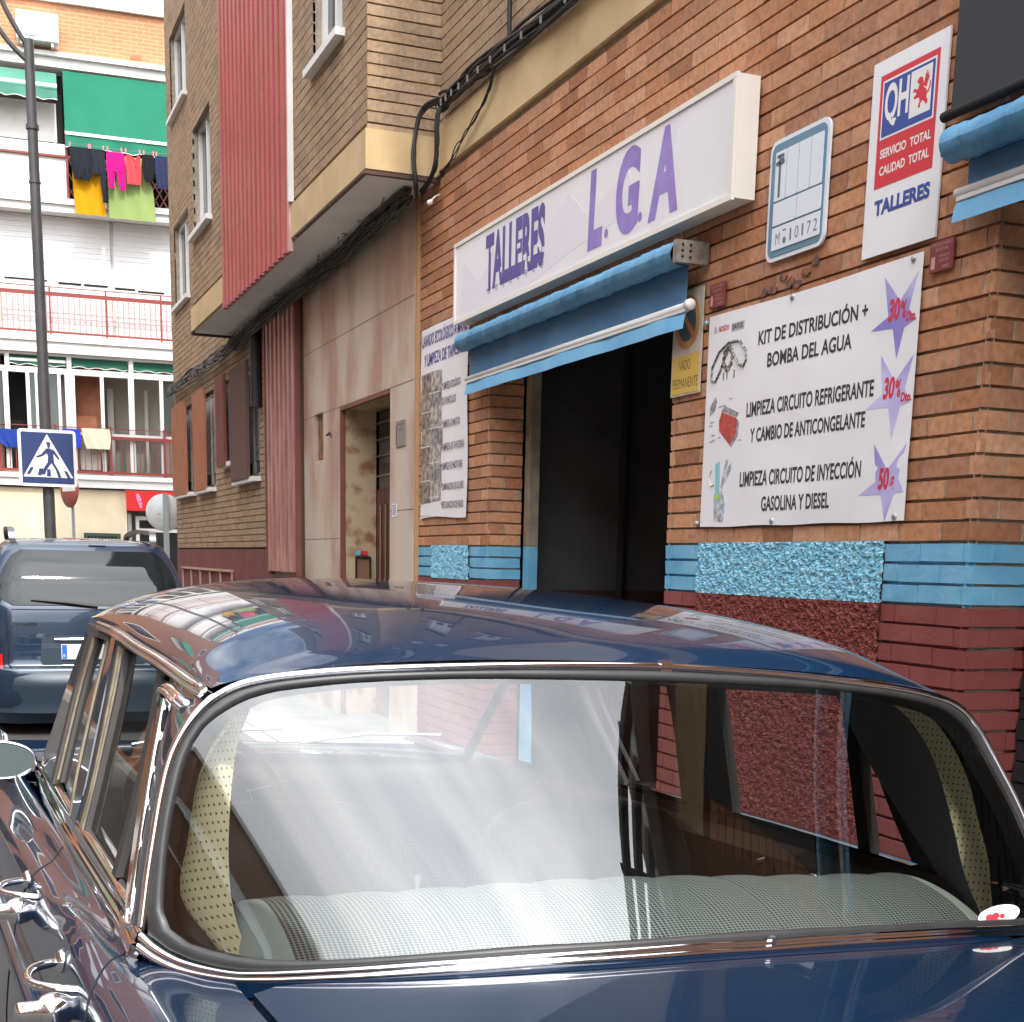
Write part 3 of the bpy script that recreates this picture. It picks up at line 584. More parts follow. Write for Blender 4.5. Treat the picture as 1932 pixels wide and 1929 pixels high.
m = MB(); m.tube([(3.148, 1.18, 3.025), (3.148, 4.05, 3.025)], .017, 10); m.build('bottom_bar', M['dark'], t)
# ------------------------------------------------------------------ enamel workshop plate with hammer
def rrect(u0, u1, w0, w1, r, n=5):
    out = []
    for cx, cy, a0 in ((u1-r, w1-r, 0), (u0+r, w1-r, 90), (u0+r, w0+r, 180), (u1-r, w0+r, 270)):
        for k in range(n+1): a = R(a0+90*k/n); out.append((cx+r*math.cos(a), cy+r*math.sin(a)))
    return out
F = Wp(.008)
t = thing('workshop_plate', 'grey blue enamel workshop plate with white fields, a hammer and the number 10172', 'sign', (3.19, 4.97, 2.77))
m = MB(); m.prism(rrect(-5.185, -4.765, 2.768, 3.235, .045), 0, .010, F); m.build('rim', M['platewhite'], t)
m = MB(); m.prism(rrect(-5.168, -4.782, 2.785, 3.218, .035), .0101, .0125, F); pl = m.build('plate', M['plateblue'], t)
m = MB()
for i in range(4):
    a = -5.112+i*.085; m.prism(rrect(a, a+.079, 2.992, 3.178, .004), .0126, .016, F)
m.prism(rrect(-5.112, -4.946, 2.898, 2.985, .004), .0126, .016, F); m.prism(rrect(-4.939, -4.776+.003, 2.898, 2.985, .004), .0126, .016, F)
m.prism(rrect(-5.112, -4.773, 2.803, 2.890, .004), .0126, .016, F); m.away(1.0045).build('white_field', M['platewhite'], pl)
m = MB(); m.box(-5.082, -5.070, 3.005, 3.135, .0161, .0185, F); m.prism([(-5.105, 3.128), (-5.105, 3.14), (-5.05, 3.15), (-5.045, 3.135), (-5.05, 3.128)], .0161, .0185, F); m.box(-5.098, -5.05, 3.155, 3.165, .0161, .0185, F); m.box(-5.08, -5.072, 3.145, 3.158, .0161, .0185, F)
m.away(1.0045).build('hammer_emblem', mat('slate_print', (.09, .11, .13), .5), pl)
m = MB(); m.text('M', F, -5.083, -5.052, 2.822, .045, .0165, bold=.0); 
for i, ch in enumerate('10172'): a = -4.985+i*.043; m.text(ch, F, a+(.006 if ch == '1' else 0), a+(.018 if ch == '1' else .026), 2.822, .045, .0165)
m.prism([(-5.017+.013*math.cos(k*math.pi/6), 2.83+.013*math.sin(k*math.pi/6)) for k in range(12)], .0161, .0166, F); m.box(-5.03, -5.008, 2.866, 2.873, .0161, .0166, F)
m.away(1.0045).build('embossed_number', mat('plate_number_shade', (.17, .19, .21), .4), pl)
m = MB()
for (y, z) in [(4.9, 2.69), (5.0, 2.67), (5.06, 2.70), (5.13, 2.66), (4.83, 2.72), (5.2, 2.66), (4.95, 2.655)]:
    pts = [(-y+rng.uniform(.02, .04)*math.cos(a), z+rng.uniform(.012, .022)*math.sin(a)) for a in np.linspace(0, 6, 9)]; m.prism(pts, 0.004, .0075, Wf)
single(m, 'adhesive_residue', mat('old_adhesive', (.10, .06, .05), .9, var=(.28, .10, .05), vscale=30, pos=(.5, .55)), 'dark rusty adhesive blobs left on the bricks under the grey blue workshop plate', 'stain', (3.19, 5.0, 2.68))
# ------------------------------------------------------------------ tall workshop sign with griffin emblem
F = Wp(.006)
t = thing('workshop_sign', 'tall white sheet sign with blue and red emblem panel beside the charcoal screen', 'sign', (3.19, 4.3, 2.66))
m = MB(); m.box(-4.515, -4.096, 2.663, 3.330, 0, .008, F); sh = m.build('sheet', M['wsheet'], t)
m = MB(); m.box(-4.434, -4.110, 2.886, 3.265, .0082, .009, F); m.away(1.0072).build('red_panel', M['redink'], sh)
m = MB(); m.box(-4.418, -4.124, 3.048, 3.244, .0091, .0096, F); m.away(1.0072).build('white_keyline', M['wsheet'], sh)
m = MB(); m.box(-4.411, -4.131, 3.055, 3.237, .0097, .0102, F); m.away(1.0072).build('blue_panel', M['blueink'], sh)
m = MB(); m.text('QH', F, -4.400, -4.266, 3.108, .112, .0105, bold=.03); m.box(-4.258, -4.144, 3.078, 3.228, .0103, .0106, F)
m.away(1.0072).build('white_lettering', M['white'], sh); m = MB(); m.text('SERVICIO  TOTAL', F, -4.41, -4.128, 2.985, .028, .0095, bold=.03); m.text('CALIDAD  TOTAL', F, -4.408, -4.132, 2.927, .028, .0095, bold=.03)
m.away(1.0072).build('white_lettering', M['white'], sh)
m = MB(); m.text('TALLERES', F, -4.424, -4.112, 2.795, .046, .0088, bold=.05, shear=.0); m.away(1.0072).build('blue_lettering', M['blueink'], sh)
def silh(pts, u0, w0, s): return [(u0+x*s, w0+y*s) for x, y in pts]
gm = MB(); gu, gw, gs = -4.250, 3.088, .00112
body = [(38, 10), (46, 12), (47, 22), (56, 30), (62, 24), (70, 20), (70, 14), (80, 14), (82, 22), (74, 32), (76, 44), (70, 58), (58, 66), (56, 80), (50, 96), (38, 100), (28, 94), (24, 86), (32, 84), (36, 76), (30, 66), (14, 72), (6, 66), (8, 62), (18, 62), (26, 54), (12, 48), (14, 42), (30, 42), (40, 40), (42, 28), (36, 18)]
gm.prism(silh(body, gu, gw, gs), .0107, .0112, F)
gm.prism(silh([(56, 70), (64, 100), (74, 112), (72, 98), (82, 104), (78, 90), (86, 92), (78, 78), (72, 62)], gu, gw, gs), .0107, .0111, F)
gm.prism(silh([(72, 40), (84, 46), (92, 62), (90, 78), (86, 76), (86, 62), (80, 52), (72, 48)], gu, gw, gs), .0107, .0110, F)
gm.away(1.0072).build('griffin_emblem', M['redink'], sh)
# ------------------------------------------------------------------ offers banner
F = Wp(.012)
t = thing('offers_banner', 'white vinyl banner listing workshop offers with three violet stars', 'banner', (3.18, 4.9, 1.71))
nu, nw = 60, 34; P = np.zeros((nu, nw, 3))
def bd(u, w):
    x = (u+5.634)/1.487; y = (w-1.708)/.914
    e = min(x, 1-x, y, 1-y)
    return .002+.45*(.010*max(0, math.sin(3.1*x))*abs(math.sin(5*y+x*3))*min(1, e*8)*.6+.008*math.exp(-((y-.12-.25*(x-.55))/.06)**2)*max(0, x-.35)+.006*math.exp(-((y-.9+.3*(1-x))/.06)**2)*max(0, x-.6))
for i in range(nu):
    for j in range(nw):
        x = i/(nu-1); y = j/(nw-1); u = -5.634+1.487*x; w = 1.708+.914*y
        w += (-.004*math.sin(3*math.pi*x)**2 if y == 0 else 0)+(.004*math.cos(2*math.pi*x) if y == 1 else 0)
        P[i, j] = F.p(u, w, bd(u, w))
m = MB(); m.grid(P, True); sh = m.build('vinyl_sheet', M['wsheet'], t)
_bld = MB.build
def cb(m, *a, **k): return _bld(m.away(1.0054).conform(F, bd), *a, **k)
m = MB(); D = .0012
def lines(m, L, b=.022, sh_=0.0):
    for st, a, c, w, cap in L: q = MB(); q.text(st, F, -a, -c, w, cap, D, bold=b, shear=sh_); cb(q, 'lettering', M['redink'] if b > .03 else M['blackink'], sh)
lines(m, [('KIT DE DISTRIBUCIÓN +', 5.178, 4.425, 2.447, .052), ('BOMBA DEL AGUA', 5.099, 4.514, 2.350, .053), ('LIMPIEZA CIRCUITO REFRIGERANTE', 5.246, 4.356, 2.162, .056), ('Y CAMBIO DE ANTICONGELANTE', 5.207, 4.396, 2.055, .054), ('LIMPIEZA CIRCUITO DE INYECCIÓN', 5.270, 4.400, 1.873, .058), ('GASOLINA Y DIESEL', 5.086, 4.593, 1.766, .056)])
m.text('DAYCO', F, -5.398, -5.31, 2.540, .020, D+.0012, bold=.02); cb(m, 'maker_lettering', M['blackink'], sh)
for lp in [[(-4.401, 2.392), (-4.30, 2.430), (-4.338, 2.571), (-4.237, 2.475), (-4.145, 2.56), (-4.185, 2.44), (-4.14, 2.40), (-4.205, 2.380), (-4.237, 2.275), (-4.27, 2.385)],
           [(-4.400, 2.114), (-4.305, 2.16), (-4.326, 2.298), (-4.235, 2.2), (-4.14, 2.28), (-4.175, 2.17), (-4.14, 2.12), (-4.195, 2.11), (-4.232, 1.999), (-4.262, 2.112)],
           [(-4.407, 1.804), (-4.305, 1.85), (-4.331, 1.987), (-4.24, 1.89), (-4.14, 1.978), (-4.175, 1.86), (-4.14, 1.81), (-4.195, 1.803), (-4.238, 1.704), (-4.27, 1.803)]]:
    m = MB(); m.prism(lp, D-.0008, D-.0003, F); cb(m, 'star', M['star'], sh)
m = MB(); D = .0018
lines(m, [('30', 4.300, 4.235, 2.415, .068), ('%', 4.233, 4.198, 2.415, .055), ('Dto.', 4.197, 4.141, 2.400, .03), ('30', 4.298, 4.233, 2.145, .068), ('%', 4.231, 4.196, 2.145, .055), ('Dto.', 4.195, 4.134, 2.125, .03), ('50', 4.290, 4.226, 1.824, .07), ('€', 4.222, 4.194, 1.815, .045)], .035, .15)
m.text('BOSCH', F, -5.512, -5.43, 2.546, .021, D, bold=.02); cb(m, 'maker_lettering', M['redink'], sh)
D = .0012
m = MB(); m.prism([(-5.545+.014*math.cos(k*.5), 2.557+.014*math.sin(k*.5)) for k in range(13)], D-.001, D, F); m.box(-5.405, -5.302, 2.532, 2.566, D-.001, D, F); cb(m, 'maker_emblem', mat('grey_print', (.45, .46, .47), .5), sh)
# picture prints: timing belt, radiator block, injector
m = MB()
m.tube([F.p(u, w, D) for u, w in [(-5.42, 2.49), (-5.50, 2.46), (-5.555, 2.40), (-5.56, 2.345), (-5.525, 2.335), (-5.49, 2.37), (-5.45, 2.43), (-5.42, 2.46)]], .0065, 4); m.tube([F.p(u, w, D) for u, w in [(-5.42, 2.49), (-5.33, 2.485), (-5.275, 2.44), (-5.268, 2.40), (-5.29, 2.375), (-5.33, 2.39), (-5.37, 2.43), (-5.40, 2.47)]], .0065, 4)
for k in range(10): a = k*.63; m.prism([(-5.425+.035*math.cos(a)+.014*math.cos(b), 2.425+.045*math.sin(a)+.014*math.sin(b)) for b in np.linspace(0, 5.5, 7)], D-.001, D+.0001*k, F)
for u in (-5.46, -5.43, -5.37): m.box(u, u+.008, 2.335, 2.37, D-.001, D, F)
cb(m, 'belt_picture', mat('picture_greys', (.05, .05, .05), .5, var=(.35, .33, .30), vscale=60, pos=(.45, .6)), sh)
m = MB(); m.prism([(-5.475, 2.165), (-5.455, 2.2), (-5.33, 2.165), (-5.305, 2.14), (-5.31, 2.09), (-5.36, 2.045), (-5.47, 2.12)], D-.001, D, F); cb(m, 'radiator_picture', mat('picture_red', (.55, .08, .06), .5, var=(.33, .05, .04), vscale=30), sh)
m = MB(); m.prism([(-5.56, 2.19), (-5.52, 2.21), (-5.50, 2.25), (-5.515, 2.272), (-5.56, 2.23)], D-.001, D, F); m.prism([(-5.46, 2.205), (-5.43, 2.225), (-5.31, 2.185), (-5.33, 2.168)], D-.001, D, F); m.prism([(-5.36, 2.045), (-5.31, 2.09), (-5.303, 2.145), (-5.318, 2.16), (-5.325, 2.1), (-5.365, 2.062)], D-.0005, D+.0005, F)
for i in range(14): a = -5.57+.27*random.random(); w = 2.06+.2*random.random(); m.box(a, a+.03, w, w+.003, D-.001, D, F)
cb(m, 'engine_picture', mat('picture_mid_greys', (.16, .15, .15), .5, var=(.42, .40, .40), vscale=50), sh)
m = MB(); m.prism([(-5.49, 1.98), (-5.45, 1.99), (-5.44, 1.85), (-5.455, 1.80), (-5.475, 1.80)], D-.001, D, F); cb(m, 'injector_picture', mat('picture_aqua', (.25, .52, .58), .4), sh)
m = MB(); m.prism([(-5.49, 1.85), (-5.41, 1.86), (-5.39, 1.80), (-5.40, 1.725), (-5.48, 1.73)], D-.0012, D-.0002, F); m.prism([(-5.40, 1.99), (-5.375, 1.995), (-5.42, 1.86), (-5.435, 1.88)], D-.001, D, F); m.prism([(-5.38, 1.96), (-5.345, 1.98), (-5.35, 1.95), (-5.40, 1.89)], D-.001, D, F); m.tube([F.p(u, w, D) for u, w in [(-5.52, 1.955), (-5.54, 1.92), (-5.52, 1.885), (-5.49, 1.89)]], .003, 4)
cb(m, 'cylinder_picture', M['star_grey'] if 'star_grey' in M else mat('picture_steel', (.22, .25, .30), .4, var=(.6, .62, .65), vscale=40), sh)
m = MB(); m.prism([(-5.475, 1.84), (-5.43, 1.85), (-5.43, 1.83), (-5.47, 1.82)], D, D+.0006, F); cb(m, 'flame_picture', mat('picture_lime', (.42, .62, .08), .4), sh)
m = MB()
for u, w in [(-5.638, 2.60), (-4.94, 2.60), (-4.178, 2.605), (-5.638, 1.722), (-5.0, 1.722), (-4.18, 1.722)]: m.lathe([(.0, .006), (.011, .005), (.013, .0), (.013, -.01)], F.p(u, w, .001), F.n, 12); cb(m, 'eyelet', M['steel'], sh); m = MB()
# ------------------------------------------------------------------ narrow cleaning-services banner
F = Wp(.010)
t = thing('services_banner', 'narrow white banner with photo collage and cleaning services left of the garage', 'banner', (3.18, 9.3, 1.83))
nu, nw = 24, 40; P = np.zeros((nu, nw, 3))
for i in range(nu):
    for j in range(nw):
        x = i/(nu-1); y = j/(nw-1); u = -9.815+1.0*x+.012*math.sin(7*y); w = 1.828+1.322*y+.01*math.sin(5*x)*(y < .02)
        P[i, j] = F.p(u, w, .004+.002*math.sin(9*y+2*x)+.0015*math.sin(13*x+4*y))
m = MB(); m.grid(P, True); sh = m.build('vinyl_sheet', M['wsheet'], t)
m = MB(); D = .0085
m.text('LAVADO ECOLÓGICO A MANO', F, -9.79, -8.83, 3.03, .075, D, bold=.02, shear=.15); m.text('Y LIMPIEZA DE TAPICERÍAS', F, -9.74, -8.84, 2.895, .075, D, bold=.02, shear=.15)
m.build('headline', M['navyink'], sh)
m = MB()
for st, w, c in [('*LIMPIEZA ECOLÓGICA', 2.695, 8.95), ('  DE VEHÍCULOS', 2.595, 9.05), ('*LIMPIEZA DE MOTOS', 2.44, 8.96), ('*LIMPIEZA DE TAPICERIAS', 2.285, 8.87), ('*LIMPIEZA DE MOTORES', 2.155, 8.90), ('*ELIMINACION DE OLORES', 2.015, 8.87), ('*RESTAURACION DE FAROS', 1.89, 8.87)]: m.text(st, F, -9.33, -c, w, .045, D, bold=.015)
m.build('list_lettering', mat('soft_grey_print', (.13, .12, .13), .5), sh)
cm = [mat('collage_%s' % n, c, .5, var=v, vscale=22, pos=(.42, .6)) for n, c, v in [('taupe', (.30, .25, .20), (.10, .08, .07)), ('cream', (.52, .48, .42), (.22, .19, .16)), ('umber', (.20, .13, .09), (.42, .37, .30)), ('grey', (.33, .32, .31), (.12, .11, .11))]]
for i in range(14):
    r_, c_ = divmod(i, 2); w1 = 2.85-r_*.13+random.uniform(-.02, .02); u = -9.805+c_*.225+random.uniform(-.01, .02)
    m = MB(); q = random.uniform(-.012, .012); m.prism([(u, w1-.14), (u+.235, w1-.14+q), (u+.235, w1+q), (u+q, w1)], D-.0005, D+.0001*i, F); m.build('photo_print', cm[i % 4], sh)
m = MB()
for i in range(8): u = -9.80+.03*i % .2; w = 1.85+i*.12; m.box(-9.80+(i % 2)*.2, -9.795+(i % 2)*.2+.22, w, w+.006, D+.0015, D+.0019, F)
m.build('photo_border', M['white'], sh)
# ------------------------------------------------------------------ no-parking plate by the gate
F = Wp(.008)
t = thing('no_parking_plate', 'yellow and white permanent access plate with faded no-parking ring at the garage jamb', 'sign', (3.19, 5.84, 2.31))
m = MB(); m.box(-5.976, -5.70, 2.312, 2.775, 0, .006, F); pl = m.build('plate', mat('ivory_enamel', (.55, .50, .42), .5, var=(.45, .40, .33), vscale=12), t)
m = MB(); m.box(-5.965, -5.711, 2.320, 2.490, .0062, .008, F); m.build('yellow_field', M['yellow'], pl)
def disc(r, n=32): return [(-5.838+r*math.cos(2*math.pi*k/n)*.98, 2.635+r*math.sin(2*math.pi*k/n)) for k in range(n)]
m = MB(); m.prism(disc(.118), .0062, .0075, F); m.build('ring', mat('faded_orange_ring', (.48, .16, .045), .5, var=(.50, .33, .12), vscale=10), pl)
m = MB(); m.prism(disc(.084), .0076, .0085, F); m.build('blue_disc', mat('faded_slate_disc', (.055, .09, .12), .5), pl)
m = MB(); c, s_ = math.cos(R(-45)), math.sin(R(-45))
m.prism([(-5.838+a*c-b*s_, 2.635+a*s_+b*c) for a, b in [(-.088, -.013), (.088, -.013), (.088, .013), (-.088, .013)]], .0086, .009, F); m.build('bar', M['ring'] if 'ring' in M else mat('faded_orange_bar', (.50, .17, .06), .5), pl)
m = MB(); m.text('VADO', F, -5.90, -5.79, 2.425, .045, .0083, bold=.0); m.text('PERMANENTE', F, -5.955, -5.715, 2.345, .045, .0083, bold=.0); m.build('lettering', mat('brown_print', (.12, .08, .03), .5), pl)
# maroon municipal plates
for y0, z0, k, lab in [(5.512, 2.662, .132, 'small maroon municipal plate between the garage jamb and the offers banner'), (3.99, 2.545, .125, 'small maroon municipal plate at the brick corner under the right awning')]:
    t = thing('municipal_plate', lab, 'sign', (3.19, y0, z0), 'municipal entrance plates')
    m = MB(); m.box(-y0-k, -y0, z0, z0+.10, 0, .006, F); pl = m.build('plate', M['maroonplate'], t)
    m = MB(); u = -y0-k
    m.text('EXMO. AYUNTAMIENTO', F, u+.01, u+k-.01, z0+.083, .010, .0064); m.text('DE GETAFE', F, u+.03, u+k-.03, z0+.066, .010, .0064)
    m.text('ENTRADA DE', F, u+.05, u+k-.02, z0+.045, .008, .0064); m.text('VEHICULOS', F, u+.05, u+k-.025, z0+.03, .008, .0064); m.text('1872', F, u+.07, u+k-.02, z0+.008, .009, .0064)
    m.box(u+.01, u+.03, z0+.01, z0+.05, .006, .0064, F); m.build('lettering', mat('pink_enamel_print', (.5, .3, .28), .5), pl)
# plaque, notice and hook on the marble
F = Fr((3.168, 0, 0), (0, -1, 0), (0, 0, 1))
t = thing('door_plaque', 'grey metal name plaque on the marble beside the entrance', 'plaque', (3.165, 10.24, 2.37)); m = MB(); m.box(-10.365, -10.125, 2.375, 2.565, 0, .008, F); p_ = m.build('plate', mat('brushed_plaque', (.30, .29, .27), .4, metal=.4), t)
m = MB(); m.text('ADMINISTRACION', F, -10.34, -10.15, 2.53, .014, .0085); m.text('DE FINCAS', F, -10.30, -10.18, 2.49, .014, .0085); m.text('1º A', F, -10.28, -10.21, 2.42, .012, .0085); m.box(-10.355, -10.34, 2.39, 2.53, .008, .0085, F); m.build('lettering', M['blackink'], p_)
t = thing('paper_notice', 'small torn paper notice taped low on the marble by the door', 'notice', (3.165, 10.4, 1.85)); m = MB(); m.prism([(-10.47, 1.85), (-10.345, 1.86), (-10.34, 1.955), (-10.40, 1.945), (-10.465, 1.96)], 0, .002, F); p_ = m.build('sheet', M['paper'], t)
m = MB()
for i in range(5): m.box(-10.455, -10.375+.01*(i % 2), 1.872+i*.016, 1.879+i*.016, .002, .0024, F)
m.build('print', M['navyink'], p_)
m = MB(); m.tube([(3.17, 12.38, 2.62), (3.12, 12.36, 2.615), (3.10, 12.28, 2.60), (3.11, 12.20, 2.625), (3.115, 12.17, 2.58)], .008, 6); single(m, 'wall_hook', M['darkbrown'], 'small bent iron hook sticking out of the marble beside the niche', 'hook', (3.17, 12.38, 2.6))
t = thing('leaning_frame', 'small dark framed board leaning in the entrance with blue and red labels', 'board', (3.25, 11.7, 1.2))
m = MB(); m.wbox(3.30, 3.42, 12.005, 12.014, 1.2, 1.53); m.build('board', M['niche'] if 'niche' in M else mat('brown_board', (.22, .11, .06), .5), t)
m = MB(); m.wbox(3.29, 3.43, 11.99, 12.016, 1.5305, 1.55); m.wbox(3.29, 3.302, 11.99, 12.016, 1.2, 1.53); m.wbox(3.418, 3.43, 11.99, 12.016, 1.2, 1.53); m.build('frame', M['dark'], t)
m = MB(); m.wbox(3.29, 3.335, 12.0, 12.014, 1.56, 1.60); m.build('blue_label', mat('sky_label', (.12, .42, .6), .5), t)
m = MB(); m.wbox(3.345, 3.40, 12.0, 12.014, 1.56, 1.60); m.build('red_label', M['redink'], t)
# ------------------------------------------------------------------ cables along the facade
def bundle(name, pts, n, spread, label, mats, rad=(.006, .013), seed=1, seg=60, sag=.02, clips=True, fuzz=0):
    r_ = np.random.default_rng(seed); base = cr(np.array(pts, float), seg); m = MB(); m2 = []
    for k in range(n):
        a = r_.uniform(0, 6.28); rr = spread*math.sqrt(r_.random()); ph = r_.uniform(0, 6.28, 3)
        P = []
        for i, b in enumerate(base):
            s_ = i/(seg-1)*len(pts)*2
            off = rr*np.array([-abs(math.cos(a+.6*math.sin(s_+ph[0]))), 0, math.sin(a+.6*math.sin(s_*.8+ph[1]))])+np.array([-.006, 0, sag*.5*math.sin(s_*2.2+ph[2])*(k % 3 == 0)])
            P.append(b+off)
        m.tube(P, float(r_.uniform(*rad)), 6)
    for i in range(fuzz):
        b = base[int(r_.integers(0, seg))]+np.array([-spread, r_.uniform(-.1, .1), r_.uniform(-spread, spread)])
        m.tube([b, b+np.array([-.03, r_.uniform(-.05, .05), r_.uniform(-.06, .02)]), b+np.array([-.035, r_.uniform(-.1, .1), r_.uniform(-.12, .03)])], .0035, 5)
    if clips:
        for i in range(3, seg, 4): b = base[i]+np.array([-spread-.012, 0, -spread*.5]); m2.append(MB().wbox(b[0]-.004, b[0]+.006, b[1]-.006, b[1]+.006, b[2]-.02, b[2]+.02))
    t = thing(name, label, 'cables', tuple(base[0]))
    m.build('cables', mats, t)
    for q in m2: q.build('clip', M['greycable'], t)
    return t
bundle('cable_bundle', [(3.17, 5.6, 4.47), (3.17, 7.16, 4.46), (3.17, 8.2, 4.50), (3.17, 8.9, 4.52), (3.17, 9.30, 4.52)], 13, .055, 'thick black cable bundle clipped to the brick above the ochre band', M['blackcable'], (.007, .013), 3)
bundle('cable_loop', [(3.12, 9.25, 4.52), (3.06, 9.38, 4.50), (3.02, 9.42, 4.38), (3.0, 9.41, 4.2), (3.02, 9.42, 4.03), (3.08, 9.6, 4.0)], 3, .014, 'outer black cable loop dropping from the ochre band to the bay underside', M['blackcable'], (.010, .014), 5, 40, .0, False)
bundle('cable_drop', [(3.16, 9.26, 4.51), (3.12, 9.27, 4.42), (3.13, 9.30, 4.25), (3.13, 9.36, 4.12), (3.12, 9.6, 4.03)], 5, .022, 'inner black cable drop beside the brick corner of the bay', M['blackcable'], (.007, .011), 6, 40, .0, False)
bundle('thin_wires', [(3.16, 8.3, 4.44), (3.165, 8.5, 4.32), (3.165, 8.8, 4.22), (3.165, 9.1, 4.13), (3.16, 9.4, 4.06)], 4, .014, 'thin loose wires hanging diagonally across the ochre band', M['blackcable'], (.0035, .005), 8, 40, .04, False)
bundle('wall_conduit', [(3.17, 8.12, 5.6), (3.17, 8.12, 5.0), (3.17, 8.12, 4.55)], 2, .012, 'vertical black conduit running down the upper brick wall', M['blackcable'], (.012, .014), 9, 20, 0, False)
bundle('soffit_cables', [(3.08, 9.7, 4.02), (3.09, 10.6, 4.02), (3.10, 11.7, 4.0), (3.10, 12.8, 3.98), (3.10, 14.7, 3.97), (3.12, 16.6, 3.95)], 22, .075, 'tangled grey black cable bundle under the bay along the top of the marble', mat('dusty_cable', (.06, .058, .055), .85), (.007, .013), 11, 80, .03, False, 60)
bundle('street_cables', [(3.14, 16.5, 3.97), (3.15, 18.3, 3.93), (3.15, 19.8, 3.95), (3.15, 22.1, 3.97)], 14, .085, 'sagging grey cables along the brown brick wall toward the street corner', mat('weathered_cable', (.13, .125, .12), .8), (.006, .011), 12, 60, .05, True, 40)
m = MB(); m.tube([(3.14, 15.58, 4.06), (3.14, 15.58, 3.15)], .065, 10); single(m, 'drain_pipe', mat('black_drain_pipe', (.02, .02, .02), .5), 'short black drain pipe ending beside the ribbed window shutter', 'pipe', (3.14, 15.58, 3.15))
m = MB(); m.lathe([(0, 0), (.015, 0), (.018, .025), (.016, .04), (0, .04)], (3.12, 9.42, 3.93), (-.6, -.5, -.3), 12); m.tube([(3.19, 9.45, 3.99), (3.15, 9.43, 3.97), (3.12, 9.42, 3.94)], .006, 6); single(m, 'alarm_sensor', M['white'], 'small white sensor on the brick just below the bay corner', 'sensor', (3.12, 9.42, 3.93))
# dim things inside the workshop
t = thing('tool_bench', 'dark blue machine cabinet in the dim workshop', 'machine', (6.6, 6.4, 0))
m = MB(); m.wbox(6.2, 7.0, 5.6, 8.2, 0, 1.62); m.build('cabinet', mat('deep_blue_machine', (.012, .03, .09), .5), t)
m = MB(); m.lathe([(0, 0), (.25, 0), (.25, 1.2), (0, 1.2)], (6.6, 6.6, 1.85), (0, 1, 0), 20); m.lathe([(0, 0), (.13, 0), (.13, .05), (0, .05)], (6.3, 6.35, 2.0), (-1, 0, 0), 20); m.build('tank', M['dark'], t)
t = thing('canister', 'pale plastic canister standing in the dim workshop by the right jamb', 'canister', (6.0, 5.6, 1.0)); m = MB(); m.lathe([(0, 0), (.13, 0), (.14, .05), (.14, .42), (.05, .5), (.05, .56), (0, .56)], (6.05, 5.75, 1.45), (0, 0, 1), 18); m.build('body', mat('dim_plastic', (.3, .3, .28), .6), t)
m = MB(); m.wbox(5.85, 6.19, 5.35, 5.95, 0, 1.45); m.build('stand', M['dark'], t)
# ------------------------------------------------------------------ white apartment block closing the street
a_ = R(3.0); FF = Fr((-2, 30, 0), (math.cos(a_), -math.sin(a_), 0), (0, 0, 1))
blk = thing('apartment_block', 'white apartment block with red balcony rails across the end of the street', 'building', (0, 30, 0))
U0, U1 = -14.0, 13.0
def fb(name, mt, boxes, par=blk, **k):
    if name in ('pane', 'curtain', 'shutter_slot', 'loggia_panel', 'balcony_back', 'rail'):
        for b in boxes: o = MB().box(*b, FF).build(name, mt, par, **k)
        return o
    m = MB()
    for b in boxes: m.box(*b, FF)
    return m.build(name, mt, par, **k)
fb('core', M['cream'], [(U0, U1, 0, 12.2, -9, -2.2)])
fb('ground_wall', M['cream'], [(U0, 5.27, 0, 2.83, -2.19, 0), (8.6, U1, 0, 2.83, -2.19, 0)])
fb('slab', M['white'], [(U0, U1, 2.832, 3.058, -2.19, .10), (U0, U1, 2.99, 3.06+.02, .101, .14)])
fb('slab', M['white'], [(U0, U1, 5.42, 5.72, -2.19, .10), (U0, U1, 5.63, 5.75, .101, .14)])
fb('slab', M['white'], [(U0, U1, 8.06, 8.28, -2.19, .10), (U0, U1, 8.2, 8.31, .101, .15)])
fb('slab', M['white'], [(U0, U1, 10.66, 10.90, -2.19, .12), (U0, U1, 10.83, 10.91, .121, .2)])
fb('brick_storey', M['farbrick'], [(U0, U1, 10.915, 11.82, -2.19, 0.0)])
fb('parapet', M['white'], [(U0, U1, 11.83, 12.7, -2.19, .08)])
# floor 3: white panels and open loggia behind the green awning
for u0 in np.arange(U0+.1, U1-3, 3.6):
    vis = abs(u0-2.2) < 1e-6
fb('loggia_panel', M['white'], [(U0, 4.34, 8.32, 9.32, -.05, .02), (U0, 3.1, 9.36, 10.65, -.3, -.2), (3.1, 4.2, 9.36, 10.1, -.25, -.2), (6.4, U1, 8.32, 10.65, -.3, -.2)])
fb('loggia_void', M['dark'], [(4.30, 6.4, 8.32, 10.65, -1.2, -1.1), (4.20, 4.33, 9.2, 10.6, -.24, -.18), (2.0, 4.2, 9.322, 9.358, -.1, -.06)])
m = MB()
for i in range(14):
    for sgn in (1, -1):
        u = 4.34+i*.16; p0, p1 = (u, 8.33), (max(4.34, u+sgn*.45), 9.08 if u+sgn*.45 >= 4.34 else 8.33+.75*(u-4.34)/.45)
        m.tube([FF.p(p0[0], p0[1], .02), FF.p(p1[0], p1[1], .02)], .012, 4)
o = m.build('lattice_railing', mat('brown_lattice', (.16, .045, .035), .6), blk)
fb('rail', M['redrail'], [(U0, U1, 9.07, 9.11, .03, .07), (4.335, 4.38, 8.32, 9.6, .03, .07)], o)
